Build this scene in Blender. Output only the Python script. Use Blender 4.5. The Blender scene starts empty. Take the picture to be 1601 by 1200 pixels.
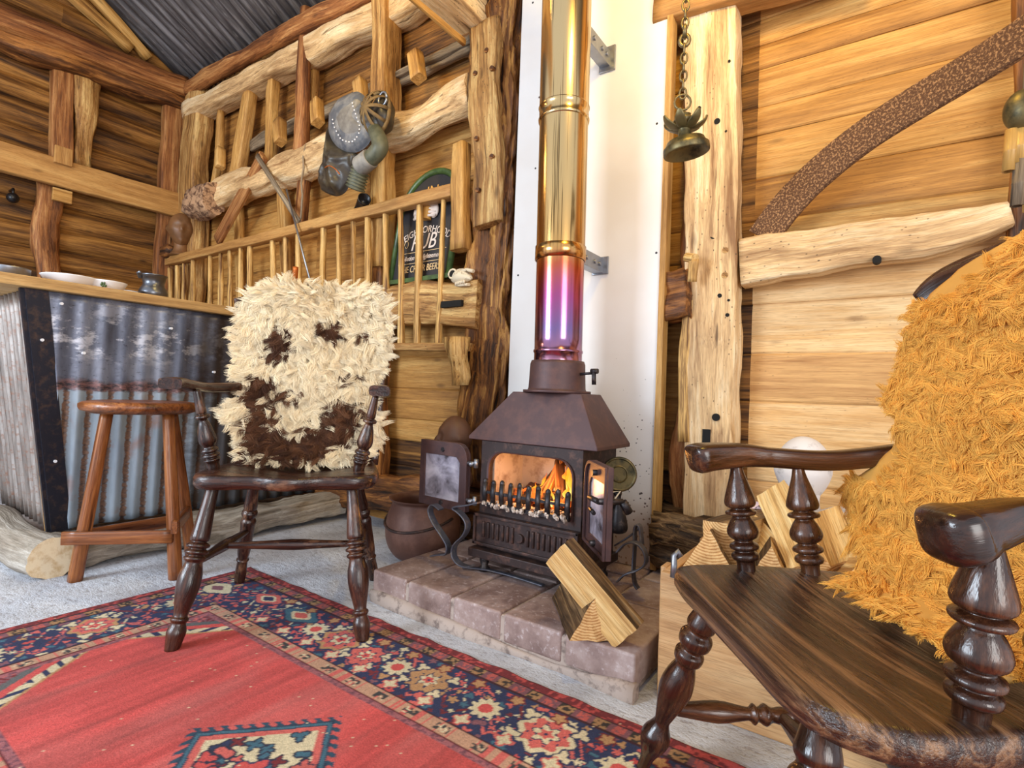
import bpy, math, random
import numpy as np
from mathutils import Vector, Matrix, noise
random.seed(7)
scn = bpy.context.scene
COL = scn.collection
# ---------------------------------------------------------------- camera
F = 833.76; YAW, PIT, ROL = 0.610778, 0.017522, -0.036976; H = 0.75
def _basis():
    cy, sy = math.cos(YAW), math.sin(YAW); cp, sp = math.cos(PIT), math.sin(PIT)
    f = Vector((-sy*cp, cy*cp, sp)); r = Vector((cy, sy, 0)); u = r.cross(f)
    cr, sr = math.cos(ROL), math.sin(ROL)
    return r*cr-u*sr, u*cr+r*sr, f
RR, UU, FF = _basis()
CAM = Vector((0, 0, H))
cd = bpy.data.cameras.new('camera'); cam = bpy.data.objects.new('camera', cd); COL.objects.link(cam)
cd.sensor_width = 36; cd.lens = 36*F/1601; cd.clip_start = .02
cam.matrix_world = Matrix((RR, UU, -FF)).transposed().to_4x4(); cam.location = CAM
scn.camera = cam
# ---------------------------------------------------------------- light
scn.view_settings.view_transform = 'Standard'; scn.view_settings.look = 'None'
scn.view_settings.gamma = 1; scn.view_settings.use_curve_mapping = False
scn.view_settings.exposure = 0.17
def S(r, g, b, a=1):
    f = lambda c: (c/255/12.92 if c <= 10 else ((c/255+.055)/1.055)**2.4)
    return (f(r), f(g), f(b), a)
w = bpy.data.worlds.new('sky'); scn.world = w; w.use_nodes = True
bg = w.node_tree.nodes['Background']; bg.inputs[0].default_value = (.86, .90, 1, 1); bg.inputs[1].default_value = 1.05
def area(name, loc, target, sx, sy, power, color):
    l = bpy.data.lights.new(name, 'AREA'); l.shape = 'RECTANGLE'; l.size = sx; l.size_y = sy; l.energy = power; l.color = color
    o = bpy.data.objects.new(name, l); COL.objects.link(o); o.location = loc
    o.rotation_euler = (Vector(target)-Vector(loc)).to_track_quat('-Z', 'Y').to_euler(); return o
def lamp(name, loc, power, color, r=.08):
    l = bpy.data.lights.new(name, 'POINT'); l.energy = power; l.color = color; l.shadow_soft_size = r
    o = bpy.data.objects.new(name, l); COL.objects.link(o); o.location = loc; return o
area('doorway_light', (2.6, -1.0, 1.3), (-.5, 1.9, .8), 1.6, 2.0, 80, (1, .96, .92))
area('window_light', (-2.6, -2.2, 1.5), (-2.2, .9, .2), 1.2, 1.4, 120, (.74, .87, 1))
lamp('bulb_right', (-.35, 1.2, 2.4), 34, (1, .64, .10))
lamp('bulb_middle', (-1.75, .95, 2.75), 30, (1, .70, .22))
lamp('bulb_left', (-3.4, .3, 2.7), 17, (1, .70, .30))
# ---------------------------------------------------------------- pixel rays onto real planes
def ray(x, y): return RR*((x-800.5)/F)+UU*((600-y)/F)+FF
def PZ(x, y, z=0): d = ray(x, y); return CAM+d*((z-H)/d.z)
def PY(x, y, Y): d = ray(x, y); return CAM+d*(Y/d.y)
def PX(x, y, X): d = ray(x, y); return CAM+d*(X/d.x)
def depth(p): return (Vector(p)-CAM).dot(FF)
def V(*a): return Vector(a)
# ---------------------------------------------------------------- objects
ORG = {}
def props(o, label=None, cat=None, group=None, kind=None):
    if label: o['label'] = label
    if cat: o['category'] = cat
    if group: o['group'] = group
    if kind: o['kind'] = kind
    return o
def thing(name, loc, label, cat, group=None):
    o = bpy.data.objects.new(name, None); COL.objects.link(o); o.location = loc; o.empty_display_size = .05
    ORG[o] = Vector(loc); return props(o, label, cat, group)
class MB:
    def __init__(s): s.v = []; s.f = []; s.g = []; s.t = []; s.m = []; s.s = []
    def add(s, vs, fs, gp=None, tone=.5, mi=0, sm=False):
        b = len(s.v)
        s.v += [tuple(v) for v in vs]; s.g += [tuple(v) for v in (gp if gp is not None else vs)]
        if isinstance(tone, (int, float)): s.t += [tone]*len(vs)
        else: s.t += list(tone)
        for k, f in enumerate(fs):
            s.f.append(tuple(i+b for i in f)); s.m.append(mi if isinstance(mi, int) else mi[k]); s.s.append(sm if isinstance(sm, bool) else sm[k])
        return s
    def build(s, name, mats, parent=None, loc=None, bevel=0, seg=2, sub=0, label=None, cat=None, group=None, kind=None):
        if not isinstance(mats, (list, tuple)): mats = [mats]
        me = bpy.data.meshes.new(name)
        if parent is not None: org = ORG[parent]
        elif loc is not None: org = Vector(loc)
        else:
            a = np.array(s.v); org = Vector(((a[:, 0].min()+a[:, 0].max())/2, (a[:, 1].min()+a[:, 1].max())/2, a[:, 2].min()))
        me.from_pydata([(x-org.x, y-org.y, z-org.z) for x, y, z in s.v], [], s.f)
        for m in mats: me.materials.append(m)
        me.polygons.foreach_set('material_index', s.m); me.polygons.foreach_set('use_smooth', s.s)
        at = me.attributes.new('gp', 'FLOAT_VECTOR', 'POINT'); at.data.foreach_set('vector', np.array(s.g, dtype=np.float32).ravel())
        at = me.attributes.new('tone', 'FLOAT', 'POINT'); at.data.foreach_set('value', np.array(s.t, dtype=np.float32))
        me.validate(); me.update()
        o = bpy.data.objects.new(name, me); COL.objects.link(o); ORG[o] = org.copy()
        if parent is not None: o.parent = parent
        else: o.location = org
        if bevel:
            b = o.modifiers.new('b', 'BEVEL'); b.width = bevel; b.segments = seg; b.limit_method = 'ANGLE'; b.angle_limit = math.radians(40); b.harden_normals = False
        if sub:
            b = o.modifiers.new('s', 'SUBSURF'); b.levels = sub; b.render_levels = sub
        return props(o, label, cat, group, kind)
def frame_of(d, up=V(0, 0, 1)):
    d = d.normalized()
    if abs(d.dot(up)) > .97: up = V(0, 1, 0)
    a = d.cross(up).normalized(); return d, a, a.cross(d).normalized()
def box(mb, c, size, ax=None, tone=.5, mi=0, grain=0, seed=None):
    """c centre, size full lengths, ax three axes; grain = which axis the wood runs along"""
    c = Vector(c); ax = ax or (V(1, 0, 0), V(0, 1, 0), V(0, 0, 1))
    sd = random.random()*20 if seed is None else seed
    vs = []; gp = []
    for i in (-1, 1):
        for j in (-1, 1):
            for k in (-1, 1):
                l = (i*size[0]/2, j*size[1]/2, k*size[2]/2)
                vs.append(c+ax[0]*l[0]+ax[1]*l[1]+ax[2]*l[2])
                q = (l[grain], l[(grain+1) % 3], l[(grain+2) % 3]); gp.append((q[0]+sd, q[1]+sd*.7, q[2]+sd*.3))
    fs = [(0, 1, 3, 2), (4, 6, 7, 5), (0, 4, 5, 1), (2, 3, 7, 6), (0, 2, 6, 4), (1, 5, 7, 3)]
    mb.add(vs, fs, gp, tone, mi); return mb
def sweep(mb, pts, cross, up=V(0, 0, 1), n=12, cap=True, tone=.5, mi=0, mcap=None, sm=True, seed=None, closed=False, flat_n=None):
    """cross(i, t, theta) -> (a, b) offset in the local frame"""
    pts = [Vector(p) for p in pts]; m = len(pts); sd = random.random()*20 if seed is None else seed
    vs = []; gp = []; L = 0; prev = None
    for i, p in enumerate(pts):
        if closed: d = pts[(i+1) % m]-pts[i-1]
        else: d = pts[min(i+1, m-1)]-pts[max(i-1, 0)]
        if i: L += (p-pts[i-1]).length
        d = d.normalized()
        if prev is None: _, a, b = frame_of(d, up)
        else:
            a = (prev-d*prev.dot(d)).normalized(); b = a.cross(d).normalized()
        prev = a
        for k in range(n):
            th = 2*math.pi*k/n; x, y = cross(i, i/(m-1), th)
            vs.append(p+a*x+b*y); gp.append((L+sd, x+sd*.7, y+sd*.3))
    fs = []; mm = []; ss = []
    R = m if closed else m-1
    for i in range(R):
        for k in range(n):
            k2 = (k+1) % n; j = (i+1) % m
            fs.append((i*n+k, j*n+k, j*n+k2, i*n+k2)); mm.append(mi); ss.append(sm)
    if cap and not closed and mcap is not None:
        for i, rev in ((0, False), (m-1, True)):
            b0 = len(vs); vs += vs[i*n:(i+1)*n]
            for k in range(n): x, y = cross(i, i/(m-1), 2*math.pi*k/n); gp.append((0, x, y))
            q = tuple(range(b0, b0+n)); fs.append(tuple(reversed(q)) if rev else q); mm.append(mcap); ss.append(False)
        if not isinstance(tone, (int, float)): tone = list(tone)+[.5]*(2*n)
    elif cap and not closed:
        fs.append(tuple(range(n))); mm.append(mi if mcap is None else mcap); ss.append(False)
        fs.append(tuple(reversed(range((m-1)*n, m*n)))); mm.append(mi if mcap is None else mcap); ss.append(False)
    mb.add(vs, fs, gp, tone, mm, ss); return mb
def tube(mb, pts, r, n=10, **k):
    rr = r if callable(r) else (lambda t: r)
    return sweep(mb, pts, lambda i, t, th: (rr(t)*math.cos(th), rr(t)*math.sin(th)), n=n, **k)
def bar(mb, pts, w, h, up=V(0, 0, 1), rnd=.25, **k):
    """rectangular strip with soft corners: w across, h along up"""
    def cr(i, t, th):
        c, s = math.cos(th), math.sin(th); e = rnd
        return (w(t) if callable(w) else w)/2*math.copysign(abs(c)**e, c), (h(t) if callable(h) else h)/2*math.copysign(abs(s)**e, s)
    return sweep(mb, pts, cr, up=up, **k)
def lerp(a, b, t): return a+(b-a)*t
def timber(mb, p0, p1, w, h, rnd=.25, wob=.006, bow=0, seed=None, up=V(0, 0, 1), seg=None, n=20, w1=None, h1=None, tone=.5, mi=0, mcap=None, rough=.5, bdir=None, sm=True):
    """hewn timber or log; w across, h along up"""
    p0 = Vector(p0); p1 = Vector(p1); sd = random.random()*50 if seed is None else seed
    L = (p1-p0).length; seg = seg or max(6, min(60, int(L/.045)))
    d, a, b = frame_of(p1-p0, up); bd = bdir or a
    pts = [p0.lerp(p1, i/seg)+bd*(bow*math.sin(math.pi*i/seg)+wob*1.5*noise.noise((i/seg*L*2.2, sd, 3)))+b*(wob*1.5*noise.noise((i/seg*L*2.2, sd, 9))) for i in range(seg+1)]
    w1 = w if w1 is None else w1; h1 = h if h1 is None else h1
    def cr(i, t, th):
        c, s = math.cos(th), math.sin(th)
        x = lerp(w, w1, t)/2*math.copysign(abs(c)**rnd, c); y = lerp(h, h1, t)/2*math.copysign(abs(s)**rnd, s)
        l = t*L
        k = wob*(1.5*noise.noise((l*3.2, x*9+sd, y*9))+rough*1.3*noise.noise((l*8, x*48+sd, y*48))+rough*.5*noise.noise((l*26, x*90+sd, y*90)))
        q = math.hypot(x, y)+1e-6
        return x*(1+k/q), y*(1+k/q)
    return sweep(mb, pts, cr, up=up, n=n, tone=tone, mi=mi, mcap=mcap, seed=sd, sm=sm)
def lathe(mb, prof, p0, p1, n=20, tone=.5, mi=0, sm=True, seed=None, cap=True):
    """prof: (t, r) along p0->p1"""
    p0 = Vector(p0); p1 = Vector(p1); d, a, b = frame_of(p1-p0); sd = random.random()*20 if seed is None else seed
    L = (p1-p0).length; vs = []; gp = []
    for t, r in prof:
        for k in range(n):
            th = 2*math.pi*k/n; x, y = r*math.cos(th), r*math.sin(th)
            vs.append(p0.lerp(p1, t)+a*x+b*y); gp.append((t*L+sd, x+sd*.7, y+sd*.3))
    fs = [(i*n+k, i*n+(k+1) % n, (i+1)*n+(k+1) % n, (i+1)*n+k) for i in range(len(prof)-1) for k in range(n)]
    ss = [sm]*len(fs)
    if cap:
        fs += [tuple(reversed(range(n))), tuple(range((len(prof)-1)*n, len(prof)*n))]; ss += [False, False]
    mb.add(vs, fs, gp, tone, mi, ss); return mb
def smooth_prof(pts, k=4):
    """catmull through (t, r) profile points"""
    out = []
    for i in range(len(pts)-1):
        a = pts[max(i-1, 0)]; b = pts[i]; c = pts[i+1]; d = pts[min(i+2, len(pts)-1)]
        for j in range(k):
            u = j/k
            out.append(tuple(.5*((2*b[q])+(-a[q]+c[q])*u+(2*a[q]-5*b[q]+4*c[q]-d[q])*u*u+(-a[q]+3*b[q]-3*c[q]+d[q])*u**3) for q in (0, 1)))
    out.append(pts[-1]); return out
def prism(mb, poly, off, tone=.5, mi=0, mside=None, gdir=None, seed=None, sm=False):
    """poly: 3d points, off: extrusion vector"""
    n = len(poly); poly = [Vector(p) for p in poly]; off = Vector(off); sd = random.random()*20 if seed is None else seed
    vs = poly+[p+off for p in poly]
    g = gdir.normalized() if gdir else V(1, 0, 0); d, a, b = frame_of(g)
    gp = [(v.dot(d)+sd, v.dot(a)+sd*.7, v.dot(b)+sd*.3) for v in vs]
    fs = [tuple(range(n)), tuple(reversed(range(n, 2*n)))]+[(i, i+n, (i+1) % n+n, (i+1) % n) for i in range(n)]
    ms = mi if mside is None else mside
    mb.add(vs, fs, gp, tone, [mi, mi]+[ms]*n, [False, False]+[sm]*n); return mb
def ringplate(mb, outer, inner, off, tone=.5, mi=0):
    """plate with a hole; outer and inner have the same number of points"""
    n = len(outer); off = Vector(off); o = [Vector(p) for p in outer]; q = [Vector(p) for p in inner]
    vs = o+q+[p+off for p in o]+[p+off for p in q]; fs = []
    for i in range(n):
        j = (i+1) % n
        fs += [(i, j, n+j, n+i), (2*n+i, 3*n+i, 3*n+j, 2*n+j), (i, 2*n+i, 2*n+j, j), (n+i, n+j, 3*n+j, 3*n+i)]
    mb.add(vs, fs, None, tone, mi); return mb
def ball(mb, c, r, nu=24, nv=16, disp=None, tone=.5, mi=0, ax=None, sm=True):
    c = Vector(c); r = r if isinstance(r, (tuple, list)) else (r, r, r); ax = ax or (V(1, 0, 0), V(0, 1, 0), V(0, 0, 1))
    vs = []; fs = []
    for j in range(nv+1):
        ph = math.pi*j/nv
        for i in range(nu):
            th = 2*math.pi*i/nu; u = V(math.sin(ph)*math.cos(th), math.sin(ph)*math.sin(th), math.cos(ph))
            k = disp(u) if disp else 1
            if isinstance(k, Vector): p = k
            else: p = V(u.x*r[0], u.y*r[1], u.z*r[2])*k
            vs.append(c+ax[0]*p.x+ax[1]*p.y+ax[2]*p.z)
    for j in range(nv):
        for i in range(nu): fs.append((j*nu+i, (j+1)*nu+i, (j+1)*nu+(i+1) % nu, j*nu+(i+1) % nu))
    mb.add(vs, fs, None, tone, mi, sm); return mb
def gridsurf(mb, fn, nu, nv, tone=.5, mi=0, thick=0, gp=None, sm=True):
    """fn(u, v) -> point; solidified by thick along normals"""
    P = [[Vector(fn(i/nu, j/nv)) for i in range(nu+1)] for j in range(nv+1)]
    def N(i, j):
        a = P[j][min(i+1, nu)]-P[j][max(i-1, 0)]; b = P[min(j+1, nv)][i]-P[max(j-1, 0)][i]; return a.cross(b).normalized()
    vs = [P[j][i] for j in range(nv+1) for i in range(nu+1)]; W = nu+1
    tn = [tone(i/nu, j/nv) for j in range(nv+1) for i in range(nu+1)] if callable(tone) else tone
    g = [gp(i/nu, j/nv) for j in range(nv+1) for i in range(nu+1)] if gp else None
    fs = [(j*W+i, j*W+i+1, (j+1)*W+i+1, (j+1)*W+i) for j in range(nv) for i in range(nu)]
    if thick:
        n0 = len(vs); vs2 = [P[j][i]-N(i, j)*thick for j in range(nv+1) for i in range(nu+1)]
        vs += vs2
        if g: g = g+g
        if callable(tone): tn = tn+tn
        fs += [tuple(reversed([q+n0 for q in f])) for f in fs]
        rim = [i for i in range(W)]+[j*W+nu for j in range(1, nv+1)]+[nv*W+i for i in range(nu-1, -1, -1)]+[j*W for j in range(nv-1, 0, -1)]
        for k in range(len(rim)):
            a, b = rim[k], rim[(k+1) % len(rim)]; fs.append((b, a, a+n0, b+n0))
    mb.add(vs, fs, g, tn, mi, sm); return mb
# ---------------------------------------------------------------- materials
class NT:
    def __init__(s, name):
        s.m = bpy.data.materials.new(name); s.m.use_nodes = True; s.t = s.m.node_tree; s.b = s.t.nodes['Principled BSDF']
    def n(s, typ, **k):
        o = s.t.nodes.new(typ)
        for a, b in k.items():
            if isinstance(b, bpy.types.NodeSocket): s.t.links.new(b, o.inputs[a.replace('_', ' ')])
            elif a.startswith('i'): 
                x = o.inputs[int(a[1:])] if a[1:].isdigit() else None
                if x is not None:
                    x.default_value = b
                else: setattr(o, a, b)
            elif hasattr(o, a): setattr(o, a, b)
            else: o.inputs[a.replace('_', ' ')].default_value = b
        return o
    def link(s, a, b): s.t.links.new(a, b)
    def attr(s, name): return s.n('ShaderNodeAttribute', attribute_name=name)
    def math(s, op, a, b=None, c=None, clamp=False):
        o = s.t.nodes.new('ShaderNodeMath'); o.operation = op; o.use_clamp = clamp
        for i, x in enumerate((a, b, c)):
            if x is None: continue
            if isinstance(x, bpy.types.NodeSocket): s.link(x, o.inputs[i])
            else: o.inputs[i].default_value = x
        return o.outputs[0]
    def mapv(s, v, sc, loc=(0, 0, 0)):
        o = s.t.nodes.new('ShaderNodeMapping'); s.link(v, o.inputs[0]); o.inputs[3].default_value = sc; o.inputs[1].default_value = loc; return o.outputs[0]
    def noise(s, v, scale=1, detail=4, rough=.55, dist=0, col=False):
        o = s.t.nodes.new('ShaderNodeTexNoise'); s.link(v, o.inputs['Vector']); o.inputs['Scale'].default_value = scale; o.inputs['Detail'].default_value = detail
        o.inputs['Roughness'].default_value = rough; o.inputs['Distortion'].default_value = dist; return o.outputs[1 if col else 0]
    def vor(s, v, scale=1, feature='F1', out=0):
        o = s.t.nodes.new('ShaderNodeTexVoronoi'); o.feature = feature; s.link(v, o.inputs['Vector']); o.inputs['Scale'].default_value = scale; return o.outputs[out]
    def ramp(s, f, stops, interp='LINEAR'):
        o = s.t.nodes.new('ShaderNodeValToRGB'); s.link(f, o.inputs[0]); e = o.color_ramp.elements; o.color_ramp.interpolation = interp
        while len(e) < len(stops): e.new(.5)
        for k, (p, c) in enumerate(stops):
            e[k].position = p; e[k].color = c if isinstance(c, (tuple, list)) else (c, c, c, 1)
        return o.outputs[0]
    def mix(s, f, a, b, typ='MIX'):
        o = s.t.nodes.new('ShaderNodeMix'); o.data_type = 'RGBA'; o.blend_type = typ
        for idx, x in ((0, f), (6, a), (7, b)):
            if isinstance(x, bpy.types.NodeSocket): s.link(x, o.inputs[idx])
            else: o.inputs[idx].default_value = x
        return o.outputs[2]
    def out(s, col=None, rough=None, metal=0, bump=None, bs=.3, bd=.01, spec=None):
        for key, x in (('Base Color', col), ('Roughness', rough), ('Metallic', metal), ('Specular IOR Level', spec)):
            if x is None: continue
            if isinstance(x, bpy.types.NodeSocket): s.link(x, s.b.inputs[key])
            else: s.b.inputs[key].default_value = x
        if bump is not None:
            o = s.t.nodes.new('ShaderNodeBump'); o.inputs['Strength'].default_value = bs; o.inputs['Distance'].default_value = bd
            s.link(bump, o.inputs['Height']); s.link(o.outputs[0], s.b.inputs['Normal'])
        return s.m
def wood(name, lo, mid, hi, fine=110, cont=1.0, rough=.6, bump=.4, knots=.5, worn=None, spec=.35, streak=9, crack=True, grime=.5, worm=.0):
    if not name.startswith(('chair', 'stool', 'log_', 'grey', 'oak_pale')): lo, mid, hi = [(c[0]*.98, c[1]*1.02, c[2]*.95, 1) for c in (lo, mid, hi)]
    t = NT(name); gp = t.attr('gp').outputs['Vector']; tone = t.attr('tone').outputs['Fac']
    w = t.noise(t.mapv(gp, (1.6, 7, 7)), 1, 3, .5)
    rings = t.noise(t.mapv(gp, (1.1, streak*2.2, streak*2.2)), 1, 4, .6, 1.2)
    fib = t.noise(t.mapv(gp, (5, fine, fine)), 1, 3, .7, .3)
    f = t.math('ADD', t.math('MULTIPLY', rings, .62), t.math('MULTIPLY', fib, .30)); f = t.math('ADD', f, t.math('MULTIPLY', w, .25))
    f = t.math('MULTIPLY_ADD', t.math('SUBTRACT', f, .585), 2.0*cont, .5)
    f = t.math('ADD', f, t.math('MULTIPLY', t.math('SUBTRACT', tone, .5), .8))
    c = t.ramp(f, [(.18, lo), (.5, mid), (.82, hi)])
    if knots:
        v = t.vor(t.mapv(gp, (3.2, 9, 9)), 1); k = t.ramp(v, [(0, 1), (.05, .85), (.13, 0)])
        k = t.math('MULTIPLY', k, knots); c = t.mix(k, c, tuple(x*.45 for x in lo[:3])+(1,))
    if crack:
        cr = t.noise(t.mapv(gp, (2.2, 42, 42)), 1, 2, .5, .6); ck = t.ramp(cr, [(.27, 1), (.33, 0)])
        c = t.mix(t.math('MULTIPLY', ck, .75), c, tuple(x*.35 for x in lo[:3])+(1,))
    if worn:
        wn = t.noise(t.mapv(gp, (6, 14, 14)), 1, 5, .7); c = t.mix(t.ramp(wn, [(.56, 0), (.66, .8)]), c, worn)
    if grime:
        gr = t.noise(t.mapv(gp, (1.3, 5, 5)), 1, 5, .65, .5); c = t.mix(t.math('MULTIPLY', t.ramp(gr, [(.36, 1), (.56, 0)]), grime), c, t.mix(1, c, (.46, .36, .30, 1), 'MULTIPLY'))
        f2 = t.noise(t.mapv(gp, (14, 330, 330)), 1, 2, .8); c = t.mix(t.ramp(f2, [(.38, .32), (.52, 0)]), c, tuple(x*.6 for x in lo[:3])+(1,))
    if worm:
        wv = t.vor(t.mapv(gp, (34, 60, 60)), 1); wm = t.noise(gp, 3.5, 2); wk = t.math('MULTIPLY', t.ramp(wv, [(.0, 1), (.10, .9), (.14, 0)]), t.ramp(wm, [(.45, 0), (.55, 1)])); c = t.mix(t.math('MULTIPLY', wk, worm), c, tuple(x*.2 for x in lo[:3])+(1,))
    b = t.math('ADD', t.math('MULTIPLY', rings, .8), fib)
    return t.out(c, rough if not isinstance(rough, tuple) else t.ramp(fib, [(.3, rough[0]), (.7, rough[1])]), 0, b, bump, .006, spec)
def plain(name, c, rough=.6, metal=0, var=.15, sc=14, bump=0, spec=None, coord='gp'):
    t = NT(name); gp = t.attr('gp').outputs['Vector']; n = t.noise(gp, sc, 5, .6)
    lo = tuple(x*(1-var) for x in c[:3])+(1,); hi = tuple(min(1, x*(1+var)) for x in c[:3])+(1,)
    return t.out(t.ramp(n, [(.3, lo), (.7, hi)]), rough, metal, n if bump else None, bump, .004, spec)
def speckle(name, base, spots, sc=40, th=(.55, .62), rough=.6, metal=0, bump=.3, big=None, sc2=4):
    t = NT(name); gp = t.attr('gp').outputs['Vector']; n = t.noise(gp, sc, 4, .65); n2 = t.noise(gp, sc2, 3)
    c = base if not big else t.mix(t.ramp(n2, [(.4, 0), (.62, 1)]), base, big)
    c = t.mix(t.ramp(n, [(th[0], 0), (th[1], 1)]), c, spots)
    return t.out(c, rough, metal, n, bump, .003)
M = {}
M['board_warm'] = wood('board_warm', S(116, 70, 30), S(186, 130, 66), S(224, 174, 106), knots=.6, streak=10, cont=.65, bump=.3, crack=False, worm=.25, grime=.3)
M['board_pale'] = wood('board_pale', S(160, 108, 62), S(214, 164, 108), S(242, 206, 160), knots=.6, streak=10, cont=.55, bump=.3, crack=False, worm=.3, grime=.22)
M['board_dark'] = wood('board_dark', S(54, 30, 12), S(124, 80, 36), S(176, 122, 62), knots=.8, streak=6, cont=1.3, bump=.5)
M['oak'] = wood('oak', S(96, 60, 28), S(176, 126, 72), S(222, 180, 120), knots=.6, streak=8, cont=1.3, bump=.9, fine=75, worm=.8)
M['oak_pale'] = wood('oak_pale', S(140, 100, 62), S(222, 184, 132), S(250, 228, 186), knots=.5, streak=5, cont=1.1, bump=.9, fine=75, worm=.9, grime=.45)
M['oak_red'] = wood('oak_red', S(84, 44, 22), S(158, 98, 54), S(206, 150, 96), knots=.6, streak=8, cont=1.3, bump=.7, worm=.5)
M['oak_rough'] = wood('oak_rough', S(52, 28, 12), S(138, 84, 36), S(206, 148, 78), knots=.5, streak=9, cont=1.5, bump=1.2, fine=50, worm=.9, grime=.7)
M['bar_top'] = wood('bar_top', S(150, 108, 66), S(208, 164, 108), S(232, 194, 142), knots=.5, streak=6, cont=.8, bump=.3, crack=False)
M['carved'] = plain('carved', S(120, 82, 50), .45, 0, .3, 10, .2)
M['oak_dark'] = wood('oak_dark', S(46, 26, 14), S(112, 66, 32), S(180, 118, 62), knots=.6, streak=8, cont=1.5, bump=1, fine=40)
M['bark'] = wood('bark', S(44, 30, 20), S(104, 76, 50), S(168, 134, 96), knots=.3, streak=16, cont=1.4, bump=1.2, fine=40)
M['stud'] = wood('stud', S(130, 84, 38), S(196, 144, 80), S(226, 180, 118), knots=.5, streak=9, bump=.5)
M['peel'] = wood('peel', S(96, 56, 26), S(214, 164, 98), S(236, 194, 132), knots=.2, streak=22, cont=1.4, bump=.5, worn=None)
M['grey_wood'] = wood('grey_wood', S(70, 58, 46), S(126, 108, 86), S(176, 156, 128), knots=.3, streak=10, bump=.8)
M['beam_saw'] = wood('beam_saw', S(132, 86, 44), S(184, 132, 76), S(212, 164, 104), knots=.7, streak=6, cont=.8, bump=.3, crack=False)
M['split'] = wood('split', S(164, 112, 62), S(222, 174, 112), S(246, 212, 158), knots=0, streak=20, cont=1.1, bump=.8, fine=90, crack=False)
M['chair_dark'] = wood('chair_dark', S(20, 10, 8), S(48, 24, 16), S(92, 52, 32), knots=0, streak=12, cont=1, rough=(.2, .4), bump=.25, worn=S(132, 92, 66), spec=.6)
M['chair_seat'] = wood('chair_seat', S(30, 17, 11), S(66, 40, 26), S(136, 98, 66), knots=0, streak=14, cont=1.5, rough=(.2, .45), bump=.5, spec=.6, fine=170, crack=False, grime=.3)
M['chair_brown'] = wood('chair_brown', S(24, 12, 8), S(58, 31, 18), S(108, 66, 38), knots=0, streak=9, cont=1, rough=(.16, .32), bump=.15, spec=.6, crack=False)
M['stool'] = wood('stool', S(66, 30, 12), S(140, 80, 38), S(190, 124, 66), knots=.2, streak=9, cont=1, rough=(.25, .4), bump=.25, spec=.5)
M['iron'] = speckle('iron', S(52, 38, 36), S(92, 64, 54), 30, (.5, .68), .55, .35, .3)
M['iron_red'] = speckle('iron_red', S(78, 56, 56), S(98, 68, 62), 18, (.45, .7), .5, .3, .15)
M['iron_black'] = speckle('iron_black', S(44, 40, 42), S(84, 74, 70), 40, (.52, .66), .45, .6, .4)
M['rust'] = speckle('rust', S(90, 58, 34), S(170, 126, 84), 150, (.50, .60), .85, .1, .9)
M['hole'] = plain('hole', (.004, .003, .002, 1), .9)  # near-black colour stands in for shade inside holes, slots and sockets
M['wrought'] = speckle('wrought', S(84, 84, 94), S(120, 116, 116), 30, (.5, .7), .45, .5, .3)
M['log_pale'] = wood('log_pale', S(112, 100, 84), S(172, 160, 144), S(214, 206, 194), knots=.3, streak=10, bump=.9, grime=.4)
M['galv'] = plain('galv', S(150, 152, 158), .35, .85, .1, 30)
M['white_china'] = plain('white_china', S(232, 232, 236), .15, 0, .01)
M['pewter'] = plain('pewter', S(110, 112, 118), .32, .9, .12, 10)
M['paper_red'] = plain('paper_red', S(170, 30, 30), .6)
M['paper'] = plain('paper', S(220, 190, 190), .7)
M['plaster'] = speckle('plaster', S(214, 206, 200), S(150, 140, 132), 22, (.55, .75), .75, 0, .2)
M['stone'] = speckle('stone', S(196, 190, 188), S(140, 132, 128), 16, (.52, .7), .85, 0, .6)
M['clay'] = plain('clay', S(104, 70, 50), .5, 0, .3, 8, .2)
M['green_paint'] = speckle('green_paint', S(70, 92, 46), S(40, 56, 30), 14, (.45, .7), .35, 0, .1)
M['sign_black'] = plain('sign_black', S(34, 30, 32), .5, 0, .2)
M['bone'] = speckle('bone', S(214, 196, 166), S(110, 86, 60), 30, (.56, .7), .7, 0, .3)
M['brass'] = plain('brass', S(120, 104, 70), .4, .75, .25, 12, .1)
M['brass_old'] = speckle('brass_old', S(112, 98, 62), S(62, 58, 40), 26, (.45, .65), .45, .6, .3)
M['bamboo'] = wood('bamboo', S(168, 118, 60), S(206, 158, 90), S(226, 186, 120), knots=0, streak=10, cont=.5, rough=.35, bump=.1, crack=False)
M['leather'] = speckle('leather', S(104, 98, 92), S(150, 144, 134), 9, (.42, .7), .6, 0, .25)
M['leather_blue'] = speckle('leather_blue', S(84, 86, 92), S(138, 134, 130), 12, (.42, .66), .6, 0, .3)
M['leather_dark'] = speckle('leather_dark', S(50, 42, 34), S(82, 72, 52), 9, (.45, .7), .4, 0, .3)
M['canvas'] = speckle('canvas', S(118, 92, 52), S(84, 64, 38), 24, (.45, .65), .8, 0, .3)
M['rubber'] = speckle('rubber', S(92, 92, 72), S(58, 60, 44), 12, (.45, .65), .5, 0, .2)
M['tin_black'] = plain('tin_black', S(28, 26, 28), .3, .4)
M['ash'] = speckle('ash', S(206, 190, 176), S(120, 104, 94), 60, (.48, .6), .95, 0, .9)
M['ceramic_brick'] = speckle('ceramic_brick', S(186, 172, 160), S(120, 92, 72), 14, (.5, .75), .85, 0, .3)
M['glass_dark'] = plain('glass_dark', S(20, 14, 14), .08, 0, .1)
M['foil'] = plain('foil', S(196, 106, 44), .35, .5)
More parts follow.
